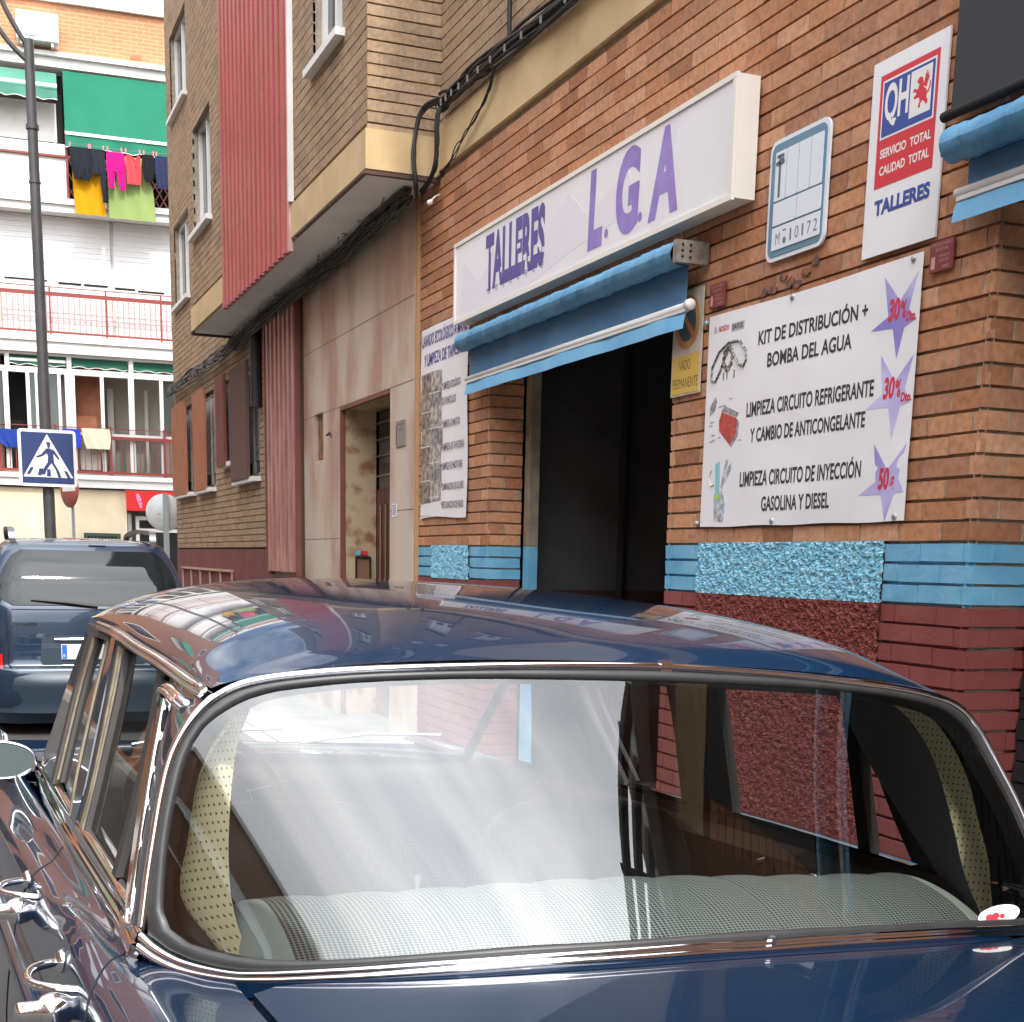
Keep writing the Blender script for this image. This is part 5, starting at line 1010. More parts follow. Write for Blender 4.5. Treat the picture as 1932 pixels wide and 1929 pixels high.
# ---- roof
DR = [(2.20, 1.372), (1.761, 1.366), (1.424, 1.362), (1.089, 1.348), (.837, 1.339), (.63, 1.328), (.512, 1.321), (.423, 1.318), (.33, 1.316)]
dy, dz_ = [p[0] for p in DR], [p[1] for p in DR]
CY = [.338, .40, .55, .8, 1.1, 1.4, 1.7, 1.95, 2.15, 2.3]; CZ = [1.384, 1.418, 1.455, 1.483, 1.499, 1.503, 1.495, 1.475, 1.444, 1.405]
def roofpt(a, ys, off=0.0):
    k = max(0.0, 1-(ys-.338)/.35); k = k*k*(3-2*k); e = 1-abs(a)
    y = ys+k*.062*abs(a)**2.2-.26*abs(a)**4*max(0, (ys-1.75)/.55)
    ze = ip(y, dy, dz_)+.004; zc = ip(ys, CY, CZ); w = sx(y, ze)+.006; kk = max(0.0, 1-(ys-.338)/.22)
    return (a*(w+off), y, ze+(zc-ze)*max(0, 1-abs(a)**(2.9-.3*kk))**(.58+.17*kk)+off)
A_ = np.sin(np.linspace(-math.pi/2, math.pi/2, 61)); 
YS = cr(np.array([[v] for v in [.338, .37, .42, .5, .65, .9, 1.2, 1.5, 1.8, 2.05, 2.2, 2.3]]), 60)[:, 0]
# smooth crown curve
_cs = cr(np.array(list(zip(CY, CZ))), 120); CY, CZ = list(_cs[:, 0]), list(_cs[:, 1]); _ds = cr(np.array(DR), 80); dy, dz_ = list(_ds[:, 0]), list(_ds[:, 1])
m = MB(); m.grid(np.array([[roofpt(a, y) for a in A_] for y in YS]), True, flip=False); roof = m.build('roof', M['paint'], car)
m = MB(); m.grid(np.array([[roofpt(a*.985, y, -.022) for a in A_[::2]] for y in YS[1::3]]), True); m.build('headliner', mat('headliner_cloth', (.16, .145, .12), .8), car)
for s in (-1, 1):
    P = cr(np.array([sp(s, y, z, .012) for y, z in DR if .4 < y < 2.16]), 50); m = MB(); m.tube(P, [.007]*46+[.0075, .008, .0085, .006], 8)
    m.tube(P+np.array([s*.003, 0, -.009]), .004, 6); m.build('drip_rail', M['chrome'], car)
# ---- rear window
IN = [(0, 1.028), (.13, 1.026), (.25, 1.022), (.36, 1.017), (.48, 1.004), (.579, .99), (.625, .983), (.685, .978), (.714, .979), (.749, .984), (.772, 1.000), (.778, 1.018), (.775, 1.05), (.769, 1.097), (.761, 1.14), (.750, 1.183), (.736, 1.226), (.720, 1.256), (.698, 1.280), (.657, 1.306), (.615, 1.321), (.51, 1.338), (.36, 1.350), (.195, 1.355), (0, 1.357)]
OUT = [(0, 1.016), (.131, 1.016), (.318, 1.009), (.455, .997), (.581, .979), (.667, .964), (.706, .959), (.754, .963), (.783, .975), (.80, .995), (.789, 1.066), (.778, 1.125), (.768, 1.173), (.757, 1.213), (.745, 1.242), (.724, 1.275), (.69, 1.308), (.635, 1.332), (.52, 1.350), (.36, 1.362), (.19, 1.370), (0, 1.374)]
def ring(H, n=70, sm=6):
    H = cr(np.array(H, float), 400); d = np.r_[0, np.cumsum(np.hypot(*np.diff(H, axis=0).T))]; t = np.linspace(0, d[-1], n)
    h = np.stack([np.interp(t, d, H[:, 0]), np.interp(t, d, H[:, 1])], 1); return np.vstack([h, (h*np.array([-1, 1]))[::-1][1:-1]])
ri_, ro_ = ring(IN), ring(OUT)
def zlim(H):
    H = np.array(H); k = int(np.argmax(H[:, 0])); return H[:k+1], H[k:]
lo, hi = zlim(IN); XS = .776*np.sin(np.linspace(-math.pi/2, math.pi/2, 71)); P = []
for x in XS:
    a = np.interp(abs(x), lo[:, 0], lo[:, 1]); b = np.interp(-abs(x), -hi[:, 0], hi[:, 1]); P.append([rp(x, a+(b-a)*j/24) for j in range(25)])
m = MB(); m.grid(np.array(P), True); rw = m.build('rear_window', M['carglass'], car)
prof = [(0.0, -.05), (0, .002), (.3, .006), (.7, .006), (.9, .003), (1, -.006)]
m = MB(); m.grid(np.array([[rp(*(a*(1-t)+b*t), off) if off > -.04 else rp(*a, 0)+np.array((-np.sign(a[0])*.022*min(1, abs(a[0])/.5), .030, -.010)) for t, off in prof] for a, b in zip(ri_, ro_)]), True, close_u=True); m.build('gasket', M['gasket'], rw)
hi_o = zlim(OUT)[1]; pts = [rp(x, z, .007) for x, z in hi_o]+[rp(-x, z, .007) for x, z in hi_o[::-1][1:]]
m = MB(); C1 = cr(np.array(pts), 120); m.tube(C1, .0062, 8)
c0 = rp(0, 1.374, .014); m.wbox(-.010, .010, c0[1]+.000, c0[1]+.012, c0[2]-.012, c0[2]+.006); m.build('chrome_trim', M['chrome'], rw)
LU = [(0, 1.016), (.131, 1.016), (.318, 1.009), (.455, .997), (.581, .979), (.667, .964), (.706, .959), (.754, .963), (.783, .975), (.80, .990)]
LB = [(0, 1.000), (.135, 1.000), (.321, .993), (.458, .980), (.582, .963), (.668, .949), (.707, .944), (.756, .943), (.785, .949), (.806, .960)]
u_ = cr(np.array(LU), 60); b_ = cr(np.array(LB), 60); P = []
for (xa, za), (xb, zb) in list(zip(u_*[-1, 1], b_*[-1, 1]))[::-1][:-1]+list(zip(u_, b_)):
    P.append([rp(xa+(xb-xa)*t, za+(zb-za)*t, off) for t, off in [(0, -.01), (.0, .008), (.2, .012), (.42, .011), (.5, .005), (.58, .011), (.85, .012), (1.0, .004), (1.0, -.02)]])
m = MB(); m.grid(np.array(P), True); m.build('lower_chrome_trim', M['chrome'], rw)
m = MB(); cj = rp(.0, 1.008, .014); m.wbox(-.004, .004, cj[1]-.000, cj[1]+.01, cj[2]-.012, cj[2]+.008); m.build('trim_clip', M['chrome'], rw)
# ---- C pillar panels, vents, chrome strips
TR = [(.80, .990), (.789, 1.066), (.778, 1.125), (.768, 1.173), (.757, 1.213), (.745, 1.242), (.724, 1.275), (.70, 1.30), (.69, 1.312), (.672, 1.326)]
CL = [(.45, .985), (.525, 1.066), (.563, 1.125), (.597, 1.173), (.622, 1.213), (.640, 1.242), (.668, 1.275), (.70, 1.30), (.73, 1.322), (.76, 1.336)]
for s in (-1, 1):
    P = []
    for (xt, zt), (yl, zl) in zip(cr(np.array(TR), 40), cr(np.array(CL), 40)):
        a = rp(s*xt, zt, .002); b = sp(s, yl, zl, .004); c_ = (a+b)/2+np.array((s*.010, -.004, 0)); P.append(cr(np.array([b, (b+c_)/2+np.array((s*.002, 0, 0)), c_, a]), 10))
    m = MB(); m.grid(np.array(P), True); cp = m.build('rear_pillar', M['paint'], car)
    def py(z): return ip(z, [q[1] for q in CL], [q[0] for q in CL])
    m = MB(); m2 = MB()
    for z0, z1 in [(1.238, 1.270), (1.188, 1.226), (1.142, 1.180), (1.085, 1.134), (1.025, 1.077)]:
        for mm_, wd, ex, of in ((m, .010, 0, .016), (m2, .0135, .0035, .0125)):
            pts = []
            zc = [z0-ex, z0+.006, (z0+z1)/2, z1-.006, z1+ex]; wds = [wd*.35, wd*.9, wd, wd*.9, wd*.35]
            A = [sp(s, py(z)-.036-w, z, of) for z, w in zip(zc, wds)]; B = [sp(s, py(z)-.036+w, z, of) for z, w in zip(zc, wds)]
            mm_.slab(A, B, [p-np.array((s*.018, 0, 0)) for p in A], [p-np.array((s*.018, 0, 0)) for p in B])
    m2.build('vent_rim', M['paint'], cp); m.build('vent_slot', M['dark'], cp)
    L1 = [(.69, 1.286), (.659, 1.188), (.548, 1.052), (.495, 1.0), (.455, .985)]; L2 = [(.668, 1.284), (.606, 1.182), (.512, 1.066), (.462, 1.003), (.425, .985)]
    c1 = cr(np.array(L1), 30); c2 = cr(np.array(L2), 30)
    m = MB(); P = [[sp(s, ya+(yb-ya)*t, za+(zb-za)*t, o_) for t, o_ in [(0, -.01), (0, .012), (.25, .017), (.5, .012), (.75, .017), (1, .012), (1, -.01)]] for (ya, za), (yb, zb) in zip(c1, c2)]
    m.grid(np.array(P), True)
    m.tube(cr(np.array([sp(s, .455, .99, .014), sp(s, .43, .975, .015), sp(s, .40, .985, .014), sp(s, .425, 1.03, .012)]), 14), .007, 6); m.build('pillar_chrome', M['chrome'], car)
    m = MB(); HC = cr(np.array([sp(s, .735, 1.292, .004), sp(s, .69, 1.300, .012), sp(s, .62, 1.300, .016), sp(s, .55, 1.294, .018), sp(s, .488, 1.286, .012)]), 24)
    m.slab([p+np.array((0, 0, .010)) for p in HC], [p+np.array((s*.010, 0, -.002)) for p in HC], [p+np.array((-s*.014, 0, .008)) for p in HC], [p+np.array((s*.002, 0, -.013)) for p in HC], smooth=True)
    m.tube(HC+np.array((s*.006, 0, -.004)), .006, 8); m.build('vent_hood', M['chrome'], car)
# ---- side frames and glass
def strip(m, s, E1, E2, o0=-.022, o1=.004, n=24):
    a = cr(np.array(E1, float), n); b = cr(np.array(E2, float), n)
    m.slab([sp(s, y, z, o1) for y, z in a], [sp(s, y, z, o1) for y, z in b], [sp(s, y, z, o0) for y, z in a], [sp(s, y, z, o0) for y, z in b], smooth=False)
AF = [(2.03, 1.352), (2.11, 1.286), (2.18, 1.12), (2.24, .985)]; AR = [(1.93, 1.336), (1.93, 1.228), (1.87, 1.114), (1.80, .99)]
GF = [(1.80, 1.334), (1.775, 1.205), (1.66, 1.01)]; GR = [(1.56, 1.339), (1.525, 1.241), (1.42, 1.069), (1.33, .995)]
B1 = [(1.491, 1.36), (1.423, 1.233), (1.325, 1.047), (1.290, .99)]; B2 = [(1.42, 1.36), (1.345, 1.246), (1.225, 1.07), (1.195, .99)]
RF = [(1.258, 1.334), (1.181, 1.239), (1.113, 1.092), (1.075, 1.0)]; RR_ = [(.826, 1.32), (.764, 1.227), (.723, 1.142), (.69, .998)]
QF = [(.785, 1.316), (.725, 1.227), (.685, 1.142), (.655, .998)]; QR = [(.752, 1.306), (.70, 1.21), (.61, 1.09), (.54, .998)]; QE = [(.70, 1.29), (.665, 1.188), (.555, 1.052), (.50, .99)]
SIDE = {-1: (GR, B1, B2, RF, RR_, QF, QR),
        1: ([(1.42, 1.339), (1.41, 1.2), (1.43, .995)], [(1.345, 1.36), (1.345, 1.28), (1.36, 1.13), (1.37, .99)], [(1.265, 1.36), (1.262, 1.28), (1.265, 1.13), (1.275, .99)],
            [(1.187, 1.334), (1.187, 1.30), (1.195, 1.14), (1.203, .995)], [(.735, 1.318), (.735, 1.29), (.738, 1.14), (.742, .995)], [(.692, 1.312), (.695, 1.28), (.70, 1.14), (.703, .995)], [(.686, 1.302), (.66, 1.20), (.625, 1.10), (.575, .995)])}
for s in (-1, 1):
    GR, B1, B2, RF, RR_, QF, QR = SIDE[s]
    m = MB(); strip(m, s, AF, AR, -.03, .006); m.build('front_pillar', M['paint'], car)
    fd = MB(); strip(fd, s, AR, [(1.88, 1.336), (1.87, 1.22), (1.80, 1.10), (1.735, .995)], -.02, .010); strip(fd, s, [(1.83, 1.336), (1.81, 1.21), (1.70, 1.01)], GF, -.012, .002)
    strip(fd, s, GR, B1, -.02, .004); strip(fd, s, [(2.1, 1.358), (1.7, 1.354), (1.43, 1.352)], [(2.0, 1.333), (1.7, 1.336), (1.43, 1.338)], -.015, .007)
    o = fd.build('front_door_frame', M['interior'], car)
    if s < 0:
        m = MB(); strip(m, s, [(1.872, 1.336), (1.862, 1.22), (1.79, 1.10), (1.727, .995)], [(1.838, 1.336), (1.818, 1.21), (1.755, 1.09), (1.71, 1.01)], -.012, .006); strip(m, s, [(1.545, 1.339), (1.512, 1.241), (1.405, 1.069), (1.318, .995)], [(1.528, 1.339), (1.494, 1.241), (1.387, 1.069), (1.30, .995)], -.01, .009); m.build('window_channel', M['channel'], o)
    m = MB(); strip(m, s, B1, B2, -.04, .008); m.build('door_post', M['paint'], car)
    rd = MB(); strip(rd, s, B2, RF, -.02, .005); strip(rd, s, RR_, QF, -.02, .007); strip(rd, s, QR, QE, -.02, .006)
    strip(rd, s, [(1.42, 1.353), (1.06, 1.347), (.92, 1.342), (.75, 1.33)], [(1.42, 1.338), (1.06, 1.331), (.92, 1.325), (.75, 1.313)], -.016, .007); o = rd.build('rear_door_frame', M['interior'], car)
    if s < 0:
        m = MB(); strip(m, s, [(1.335, 1.336), (1.262, 1.246), (1.15, 1.088), (1.125, 1.0)], [(1.315, 1.336), (1.242, 1.246), (1.136, 1.088), (1.11, 1.0)], -.01, .010); strip(m, s, [(1.29, 1.334), (1.215, 1.242), (1.13, 1.09), (1.095, 1.0)], [(1.28, 1.334), (1.205, 1.241), (1.122, 1.09), (1.088, 1.0)], -.01, .009); m.build('window_channel', M['channel'], o)
    for nm, e1, e2 in (('front_glass', GF, GR), ('rear_glass', RF, RR_), ('quarter_glass', QF, QR)):
        a = cr(np.array(e1, float), 12); b = cr(np.array(e2, float), 12)
        m = MB(); m.grid(np.array([[sp(s, ya+(yb-ya)*t, za+(zb-za)*t, -.006) for t in np.linspace(0, 1, 8)] for (ya, za), (yb, zb) in zip(a, b)]), True); m.build(nm, M['sideglass'], o)
    # belt chrome
    T_ = [(-.800, .335, .990), (-.787, .52, .992), (-.783, .693, .998), (-.775, 1.12, 1.004), (-.758, 1.69, .998), (-.738, 2.25, .980)]
    B_ = [(-.815, .315, .957), (-.802, .52, .948), (-.799, .678, .943), (-.789, 1.30, .939), (-.772, 1.8, .936), (-.742, 2.3, .93)]
    P = []
    for a, b in zip(cr(np.array(T_), 60), cr(np.array(B_), 60)):
        a = a*[-s*1., 1, 1]; b = b*[-s*1., 1, 1]
        P.append([a+(b-a)*t+np.array((s*o_, 0, o2)) for t, o_, o2 in [(0, -.03, -.004), (0, -.002, .0), (.12, .006, .003), (.40, .008, .001), (.46, .0045, 0), (.52, .011, .002), (.85, .012, .0), (1, .004, 0), (1, -.01, -.004)]])
    m = MB(); m.grid(np.array(P), True); bl = m.build('belt_chrome', M['chrome'], car)
    for yy in (.345, .52, 1.25):
        a = np.array((s*ip(yy, [q[1] for q in T_], [-q[0] for q in T_]), yy, .998)); 
        m = MB(); m.slab([a+np.array((-s*.01, 0, .004)), a+np.array((s*.012, 0, -.02)), a+np.array((s*.026, 0, -.058))], [a+np.array((-s*.01, .012, .004)), a+np.array((s*.012, .012, -.02)), a+np.array((s*.026, .012, -.058))], [a+np.array((-s*.02, 0, -.004)), a+np.array((0, 0, -.02)), a+np.array((s*.01, 0, -.058))], [a+np.array((-s*.02, .012, -.004)), a+np.array((0, .012, -.02)), a+np.array((s*.01, .012, -.058))]); m.build('joint_clip', M['chrome'], bl)
# ---- body sides
ZS = [(-1.2, .95), (-1.0, .957), (-.6, .965), (-.2, .962), (.09, .957), (.43, .950), (.6, .940), (.83, .914), (1.1, .902), (1.5, .895), (1.95, .884), (2.4, .880), (3.0, .875), (3.45, .86)]
_z = cr(np.array(ZS), 300); ZSy, ZSz = list(_z[:, 0]), list(_z[:, 1])
def zs(y): return ip(y, ZSy, ZSz)
def sect(y):
    z = zs(y); t = min(1, max(0, (.58-y)/.36)); t = t*t*(3-2*t); k = 1-.05*max(0, (y-2.2)/1.2)**2-.09*max(0, (-.5-y)/.7)**2
    zd = ip(y, [-1.15, -.6, -.3, .2], [.915, .942, .946, .946])
    door = [(.770, .925), (.788, .940), (.803, .945), (.825, .5*(.942+z)), (.850, z+.008), (.868, z-.006), (.884, z-.035), (.898, .80), (.907, .70), (.909, .58), (.900, .42), (.87, .27), (.80, .20)]
    tail = [(.708, zd+.003), (.740, z-.006), (.780, z-.002), (.815, z-.003), (.845, z-.010), (.868, z-.023), (.886, z-.052), (.898, .80), (.907, .70), (.909, .58), (.900, .42), (.87, .27), (.80, .20)]
    return [((a[0]*(1-t)+b[0]*t)*k, a[1]*(1-t)+b[1]*t) for a, b in zip(door, tail)]
YY = np.r_[np.linspace(-1.15, .1, 26), np.linspace(.14, .7, 29), np.linspace(.75, 3.45, 50)]
for s in (-1, 1):
    m = MB(); m.grid(np.array([[(s*x, y, z) for x, z in cr(np.array(sect(y)), 48)] for y in YY]), True, flip=s > 0); sd_ = m.build('body_side', M['paint'], car)
    def bx(y, z):
        S_ = cr(np.array(sect(y)), 80); S_ = S_[len(S_)//3:]; return float(np.interp(-z, -S_[:, 1], S_[:, 0]))
    P = np.array([(s*(bx(y, .775)+.004), y, .775+.012*max(0, y-1.2)) for y in np.linspace(-1.05, 3.2, 60)]); m = MB(); m.tube(P, .0205, 12); m.build('side_moulding', M['paint'], sd_)
    m = MB()
    def bp(y, q): S_ = cr(np.array(sect(y)), 121); f_ = q*120; i_ = min(int(f_), 119); p_ = S_[i_]+(S_[i_+1]-S_[i_])*(f_-i_); return (s*(p_[0]+.0003), y, p_[1]+.0003)
    for y0_, yq in ((.30, lambda q: .46-.20*min(1, q/.5)**1.2+.10*max(0, q-.62)**1.5*2), (1.2, lambda q: 1.25-.10*min(1, q/.5)+.55*max(0, q-.55)**1.2)):
        m.tube([bp(yq(q), q) for q in np.linspace(.17, .97, 60)], .0014, 5)
    m.build('door_seam', M['dark'], sd_)
    for yh, yl in ((.32, .30), (.95, .30)):
        zc = .893 if yh < .5 else .885; xb = bx(yh+.1, zc)
        m = MB(); q = lambda dx, dy, dzv: (s*(xb+dx), yh+dy, zc+dzv)
        m.tube(cr(np.array([q(-.004, .035, .012), q(.030, .045, .014), q(.052, .075, .013), q(.056, .115, .012), q(.046, .155, .012), q(.020, .18, .012), q(-.004, .185, .012)]), 26), [.006]*4+[.0068]*18+[.006]*4, 10)
        m.lathe([(0, -.004), (.020, -.003), (.017, .004), (.011, .010), (.0, .012)], q(.0, .19, .012), (s, 0, 0), 16)
        m.lathe([(.0, -.004), (.016, -.003), (.0165, .012), (.020, .018), (.0235, .030), (.024, .040), (.0205, .050), (.0145, .055), (.0142, .080), (.011, .084), (0, .085)], q(-.002, .010, -.006), (s*.96, -.1, .02), 20)
        m.build('door_handle', M['chrome'], sd_)
    # wheels
    for wy in (2.72, -.10):
        m = MB(); zw = .33+s*.04; m.lathe([(0, -.09), (.17, -.09), (.30, -.085), (.325, -.06), (.325, .06), (.30, .085), (.17, .09), (0, .09)], (s*.74, wy, zw), (1, 0, 0), 28); w_ = m.build('wheel', M['rubber'], car)
        m = MB(); m.lathe([(0, .115), (.08, .112), (.12, .10), (.19, .095), (.2, .09), (.19, .08)], (s*.74, wy, zw), (s, 0, 0), 24); m.build('hub_cap', M['chrome'], w_)
    # door mirrors
    mc = np.array((s*.842, 2.26, .985)); n_ = np.array((s*.16, -1, .0)); n_ /= np.linalg.norm(n_); ux = np.cross(n_, (0, 0, 1)); ux /= np.linalg.norm(ux); uz = np.cross(ux, n_)
    def el(a, b, d, k=36): return [mc+ux*a*math.copysign(abs(math.cos(t))**.8, math.cos(t))+uz*b*math.copysign(abs(math.sin(t))**.8, math.sin(t))*(1-.12*math.cos(t)*s)+n_*d for t in np.linspace(0, 2*math.pi, k, endpoint=False)]
    m = MB(); m.grid(np.array([el(.092, .052, 0), el(.094, .054, .004), el(.092, .052, .009), el(.086, .046, .010), el(.085, .045, .004)]), True, flip=True); m.v and None
    P = np.array([el(.092, .052, 0), el(.088, .050, -.02), el(.06, .035, -.045), el(.01, .006, -.055)]); m.grid(P, True)
    for f_ in (0,):
        pass
    m.tube(cr(np.array([mc-n_*.03+uz*-.03, mc+np.array((-s*.03, .05, -.06)), np.array((s*.80, 2.33, .93))]), 10), .011, 8); mi_ = m.build('door_mirror', M['chrome'], car)
    m = MB(); e_ = el(.0865, .0465, .0055); m.add([tuple(x) for x in e_], [tuple(range(len(e_)))]); m.build('mirror_glass', mat('mirror_silver', (.55, .68, .70), .01, metal=1.0), mi_)
# ---- boot lid and deck
def deck(x, y):
    c_ = ip(y, [-1.15, -.9, -.6, -.3, 0, .3], [.905, .953, .981, .996, 1.0015, 1.003]); e = ip(y, [-1.15, -.6, -.3, .2], [.905, .942, .946, .946]); return e+(c_-e)*(1-(min(abs(x), .72)/.72)**2.2)
def yfront(x, off): z = ip(abs(x), [q[0] for q in LB], [q[1] for q in LB]); return RY(x, z)-off
def lidgrid(x0, x1, y1f, dz, nx=50, ny=40, y0=-1.12):
    return np.array([[(x, y0+(y1f(x)-y0)*t, deck(x, y0+(y1f(x)-y0)*t)+dz) for t in np.linspace(0, 1, ny)] for x in np.linspace(x0, x1, nx)])
def lidfront(x): a = yfront(x, .022); c_ = max(0, abs(x)-.62)/.078; return a-.05*min(1, c_)**2.5
P = lidgrid(-.698, .698, lidfront, .002); P0 = P-np.array((0, 0, .02)); m = MB(); m.grid(P, True)
rim = [P[i, 0] for i in range(50)]+[P[-1, j] for j in range(1, 40)]+[P[i, -1] for i in range(48, -1, -1)]+[P[0, j] for j in range(38, 0, -1)]
m.grid(np.array([[p, p-np.array((0, 0, .022))] for p in rim]), False, close_u=True); m.build('boot_lid', M['paint'], car)
m = MB(); m.grid(lidgrid(-.74, .74, lambda x: yfront(x, -.02), -.026), True); m.build('boot_gutter', M['interior'], car)
m = MB(); X_ = np.linspace(-.715, .715, 60); m.grid(np.array([[(x, yfront(x, .013-.028*t), deck(x, yfront(x, .012))+.001+.004*t) for t in np.linspace(0, 1, 4)] for x in X_]), True); 
m.grid(np.array([[(x, yfront(x, .013), deck(x, yfront(x, .012))+.001), (x, yfront(x, .013), deck(x, yfront(x, .012))-.02)] for x in X_]), False); m.build('scuttle', M['paint'], car)
# tail, nose, bonnet
m = MB(); m.grid(np.array([[(x, -1.16-.05*(1-(x/.85)**2)+.06*(z-.5)**2, z) for z in np.linspace(.22, .93, 14)] for x in np.linspace(-.82, .82, 30)]), True); m.build('tail_panel', M['paint'], car)
m = MB(); P = cr(np.array([(-.93, -.9, .5), (-.9, -1.2, .5), (-.6, -1.30, .5), (0, -1.33, .5), (.6, -1.30, .5), (.9, -1.2, .5), (.93, -.9, .5)]), 40); m.slab(P+np.array((0, 0, .07)), P+np.array((0, -.03, .0)), P+np.array((0, .05, .06)), P+np.array((0, .05, -.07)), smooth=True); m.build('rear_bumper', M['chrome'], car)
for s in (-1, 1):
    m = MB(); m.lathe([(0, 0), (.06, 0), (.075, -.02), (.07, .04), (.03, .06), (0, .06)], (s*.70, -1.17, .72), (0, -1, 0), 20); m.build('tail_lamp', mat('ruby_lens', (.35, .01, .01), .1, coat=1.0), car)
    m = MB(); m.lathe([(0, .06), (.07, .05), (.10, .02), (.115, 0), (.11, -.05)], (s*.66, 3.48, .66), (0, 1, 0), 24); m.build('headlamp', M['chrome'], car)
m = MB(); m.grid(np.array([[(x*(1-.06*((y-2.4)/1.1)**2), y, .945-.05*((y-2.4)/1.1)**2*1.6+.045*(1-(x/.76)**2)*(1-.4*(y-2.4)/1.1)) for y in np.linspace(2.42, 3.5, 24)] for x in np.linspace(-.80, .80, 40)]), True); m.build('bonnet', M['paint'], car)
m = MB(); m.grid(np.array([[(x, 3.50+.05*(1-(x/.85)**2), z) for z in np.linspace(.25, .9, 10)] for x in np.linspace(-.82, .82, 24)]), True); m.build('nose_panel', M['paint'], car)
m = MB(); m.wbox(-.32, .32, 3.55, 3.60, .42, .88)
for i in range(12): m.wbox(-.3+i*.053, -.28+i*.053, 3.601, 3.61, .44, .86)
m.build('grille', M['chrome'], car)
m = MB(); P = cr(np.array([(-.93, 3.3, .45), (-.8, 3.58, .45), (0, 3.68, .45), (.8, 3.58, .45), (.93, 3.3, .45)]), 30); m.slab(P+np.array((0, 0, .06)), P+np.array((0, .03, 0)), P+np.array((0, -.05, .05)), P+np.array((0, -.05, -.06)), smooth=True); m.build('front_bumper', M['chrome'], car)
m = MB(); m.wbox(-.80, .80, -1.12, 3.45, .19, .215); m.build('floor_pan', M['interior'], car)
# ---- windscreen
def wp(x, z): return np.array((x, 2.66-(z-.985)*1.02-.34*(abs(x)/.7)**2.6, z))
m = MB(); m.grid(np.array([[wp(x, .975+(1.385-.03*(x/.66)**2-.975)*t) for t in np.linspace(0, 1, 14)] for x in np.linspace(-.58, .58, 40)]), True); ws = m.build('windscreen', M['sideglass'], car)
m = MB()
for z in (.975, 1.375): m.tube([wp(x, z-.03*(x/.66)**2*(z > 1)) for x in np.linspace(-.58, .58, 40)], .013, 8)
for s in (-1, 1): m.tube([wp(s*.58, z) for z in np.linspace(.975, 1.35, 12)], .016, 8)
m.build('gasket', M['gasket'], ws)
for a, b in ((-.45, .02), (.1, .5)):
    m = MB(); m.tube([wp(a, .985)+np.array((0, -.03+.06, .008)), wp((a+b)/2, 1.02)+np.array((0, .02, .012)), wp(b, 1.03)+np.array((0, .02, .012))], .006, 6); m.build('wiper', M['chrome'], ws)
# ---- interior
for s in (-1, 1):
    m = MB(); m.grid(np.array([[(s*(sx(y, .98)-.035-.02*(z < .93)), y, z) for z in (.22, .6, .925, .96, .985)] for y in np.linspace(.30, 2.35, 24)]), False); dc = m.build('door_card', mat('dark_brown_door_card', (.045, .030, .024), .5), car)
    m = MB(); m.tube([(s*(sx(1, .98)-.07), 1.03, .90), (s*(sx(1, .98)-.10), 1.02, .905), (s*(sx(1, .98)-.10), .95, .93)], .009, 8); m.lathe([(0, 0), (.02, 0), (.018, .02), (0, .025)], (s*(sx(.8, .98)-.06), .82, .905), (-s, 0, 0), 12); m.build('window_crank', M['chrome'], dc)
    m = MB(); m.grid(np.array([[(s*(sx(y, z)-.028), y, z) for (y, z) in ((1.50-.0, 1.36), (1.33, 1.05), (1.29, .98))] for y in (0,)][0]+[]).reshape(1, 3, 3), False) if False else None
    P = []
    FC = cr(np.array([(.665, .60, 1.325), (.685, .54, 1.29), (.70, .474, 1.218), (.715, .42, 1.10), (.715, .375, 1.012), (.70, .31, .955), (.69, .28, .93)]), 24)
    BC = cr(np.array([(.60, .45, 1.325), (.655, .418, 1.285), (.712, .398, 1.2), (.734, .373, 1.11), (.747, .347, 1.03), (.70, .288, .965), (.67, .25, .93)]), 24)
    if s < 0: FC = cr(np.array([(.58, .60, 1.325), (.605, .54, 1.29), (.645, .474, 1.218), (.665, .42, 1.10), (.668, .375, 1.012), (.66, .31, .955), (.655, .28, .93)]), 24)
    for f_, b_2 in zip(FC, BC): P.append([(f_+(b_2-f_)*t+np.array((.018*math.sin(math.pi*t), 0, 0)))*[s, 1, 1] for t in np.linspace(0, 1, 8)])
    m = MB(); m.grid(np.array(P), True); o = m.build('pillar_trim', M['perf'], car); uvset(o, lambda c: ((abs(c.x)-c.y)/.0135, c.z/.0125))
    P = [[sp(s, ya, za, -.03), sp(s, ya-.05, za, -.04), f_*[s, 1, 1]] for (ya, za), f_ in zip(cr(np.array([(.74, 1.322), (.66, 1.19), (.57, 1.08), (.50, 1.0), (.46, .94)]), 24), FC)]
    m = MB(); m.grid(np.array(P), True); m.build('pillar_lining', mat('slate_pillar_lining', (.12, .135, .14), .55), car)
m = MB(); m.grid(np.array([[(x, y, .925) for y in (-.05, .1, .3, .45)] for x in np.linspace(-.76, .76, 8)])); m.build('parcel_shelf', mat('blue_black_carpet', (.02, .03, .045), .95, bump=.8, bscale=150), car)
prof = cr(np.array([(.10, .86), (.20, .935), (.28, .978), (.36, 1.000), (.43, 1.004), (.50, .985), (.545, .93), (.58, .80), (.62, .50)]), 36)
def seatz(x, i): fl = .006*abs(math.sin(math.pi*(x+.03)/.118))**.6; return fl*(1 if i < 26 else .3)
X_ = np.linspace(-.615, .605, 160)
m = MB(); m.grid(np.array([[(x, y, z-.004+seatz(x, i)+.012*math.exp(-(x/.35)**2)) for i, (y, z) in enumerate(prof)] for x in X_]), True); st = m.build('rear_seat', M['weave'], car); uvset(st, lambda c: (c.x/.0075, (c.y+c.z)/.0075))
for s in (-1, 1):
    P = [[(s*(.61+.105*t), y, z-.09*t**2.2) for y, z in prof] for t in np.linspace(0, 1, 10)]
    m = MB(); m.grid(np.array(P), True); m.build('seat_bolster', M['cloth_grey'], st)
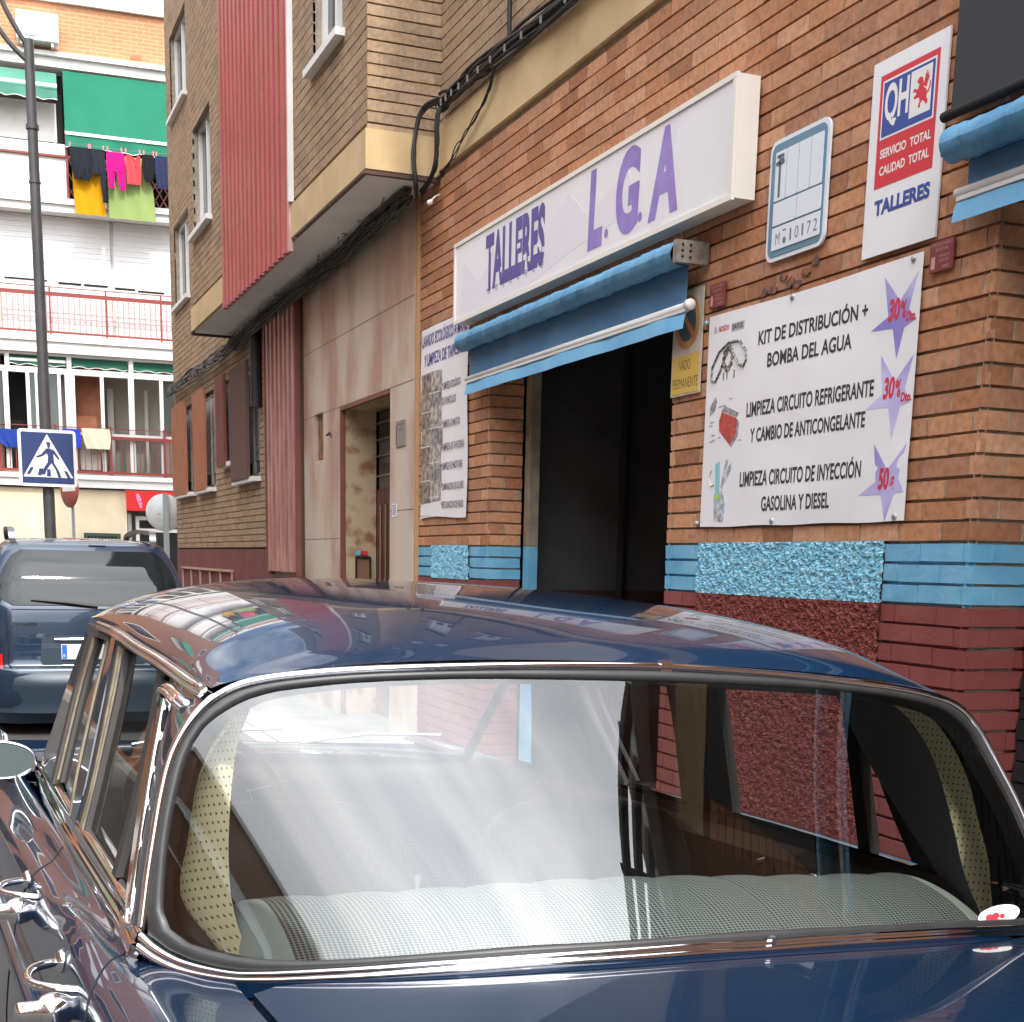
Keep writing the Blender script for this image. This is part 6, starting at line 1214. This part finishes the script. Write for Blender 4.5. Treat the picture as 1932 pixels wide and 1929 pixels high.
m = MB(); m.grid(np.array([[(x, y, .52+.03*math.sin((y-.6)*4)) for y in np.linspace(.58, 1.1, 8)] for x in np.linspace(-.70, .70, 20)]), True); m.build('seat_cushion', M['weave'], st)
for xc in (-.34, .37):
    P = []
    for t in np.linspace(0, 2*math.pi, 40, endpoint=False):
        c_, s_ = math.cos(t), math.sin(t); X = xc+.275*math.copysign(abs(c_)**.55, c_); zz = .72+.305*math.copysign(abs(s_)**.5, s_)
        P.append([(xc+(X-xc)*k, 1.16+d+.12*(.9-zz)*-1, .72+(zz-.72)*k) for k, d in ((.0, -.01), (.6, -.01), (.92, 0), (1, .04), (1, .10), (.9, .15), (.5, .155), (0, .155))])
    m = MB(); m.grid(np.array(P), True, close_u=True); m.build('front_seat', M['seatdark'], car)
m = MB(); P = np.array([[(x, y, z) for y, z in ((2.62, .955), (2.45, .965), (2.22, .955), (2.12, .92), (2.11, .82), (2.2, .65))] for x in np.linspace(-.72, .72, 12)]); m.grid(P, True); m.build('dashboard', mat('dash_black', (.016, .016, .017), .35), car)
sc = np.array((-.36, 1.95, .90)); sn = np.array((0, -.86, .5)); su = np.array((1., 0, 0)); sv = np.cross(sn, su)
def circ(r, n=40, d=0): return [sc+r*math.cos(t)*su+r*math.sin(t)*sv+sn*d for t in np.linspace(0, 2*math.pi, n+1)]
m = MB(); m.tube(circ(.205), .012, 8, cap=False); m.tube([sc-.2*su, sc, sc+.2*su], .010, 6); m.tube([sc, sc-sn*.3], .025, 8); sw = m.build('steering_wheel', mat('ivory_bakelite', (.10, .085, .07), .3), car)
m = MB(); m.tube(circ(.115, 40, .02), .0028, 6, cap=False); m.lathe([(0, .03), (.025, .028), (.03, .02)], sc, sn, 16); m.build('horn_ring', M['chrome'], sw)
m = MB(); m.tube([(-.28, 1.87, .955), (-.16, 1.86, .985)], .0035, 6); m.build('column_lever', M['chrome'], sw)
m = MB(); c_ = wp(0, 1.345)+np.array((0, -.07, -.03)); m.wbox(-.11, .11, c_[1]-.02, c_[1], c_[2]-.028, c_[2]+.028); m.tube([c_, wp(0, 1.375)], .006, 6); m.build('rear_view_mirror', M['dark'], car)
# sticker inside the rear glass
m = MB(); SX, SZ = .515, 1.007
pts = [(SX+.062*math.cos(t), SZ+.013*math.sin(t)-.10*(.0+.062*math.cos(t)+.06)*.3) for t in np.linspace(0, 2*math.pi, 28, endpoint=False)]
m.add([rp(x, z, .003) for x, z in pts], [tuple(range(28))]); o = m.build('oval_sticker', M['white'], rw)
m = MB()
for (dx, dzv, r) in ((-.03, .003, .012), (-.012, .004, .009), (-.018, -.004, .010), (.004, .001, .007)): m.add([rp(SX+dx+r*1.1*math.cos(t), SZ+dzv-.005+r*.45*math.sin(t), .0036+dx*.005) for t in np.linspace(0, 6.28, 10, endpoint=False)], [tuple(range(10))])
m.build('sticker_print', M['redink'], o)
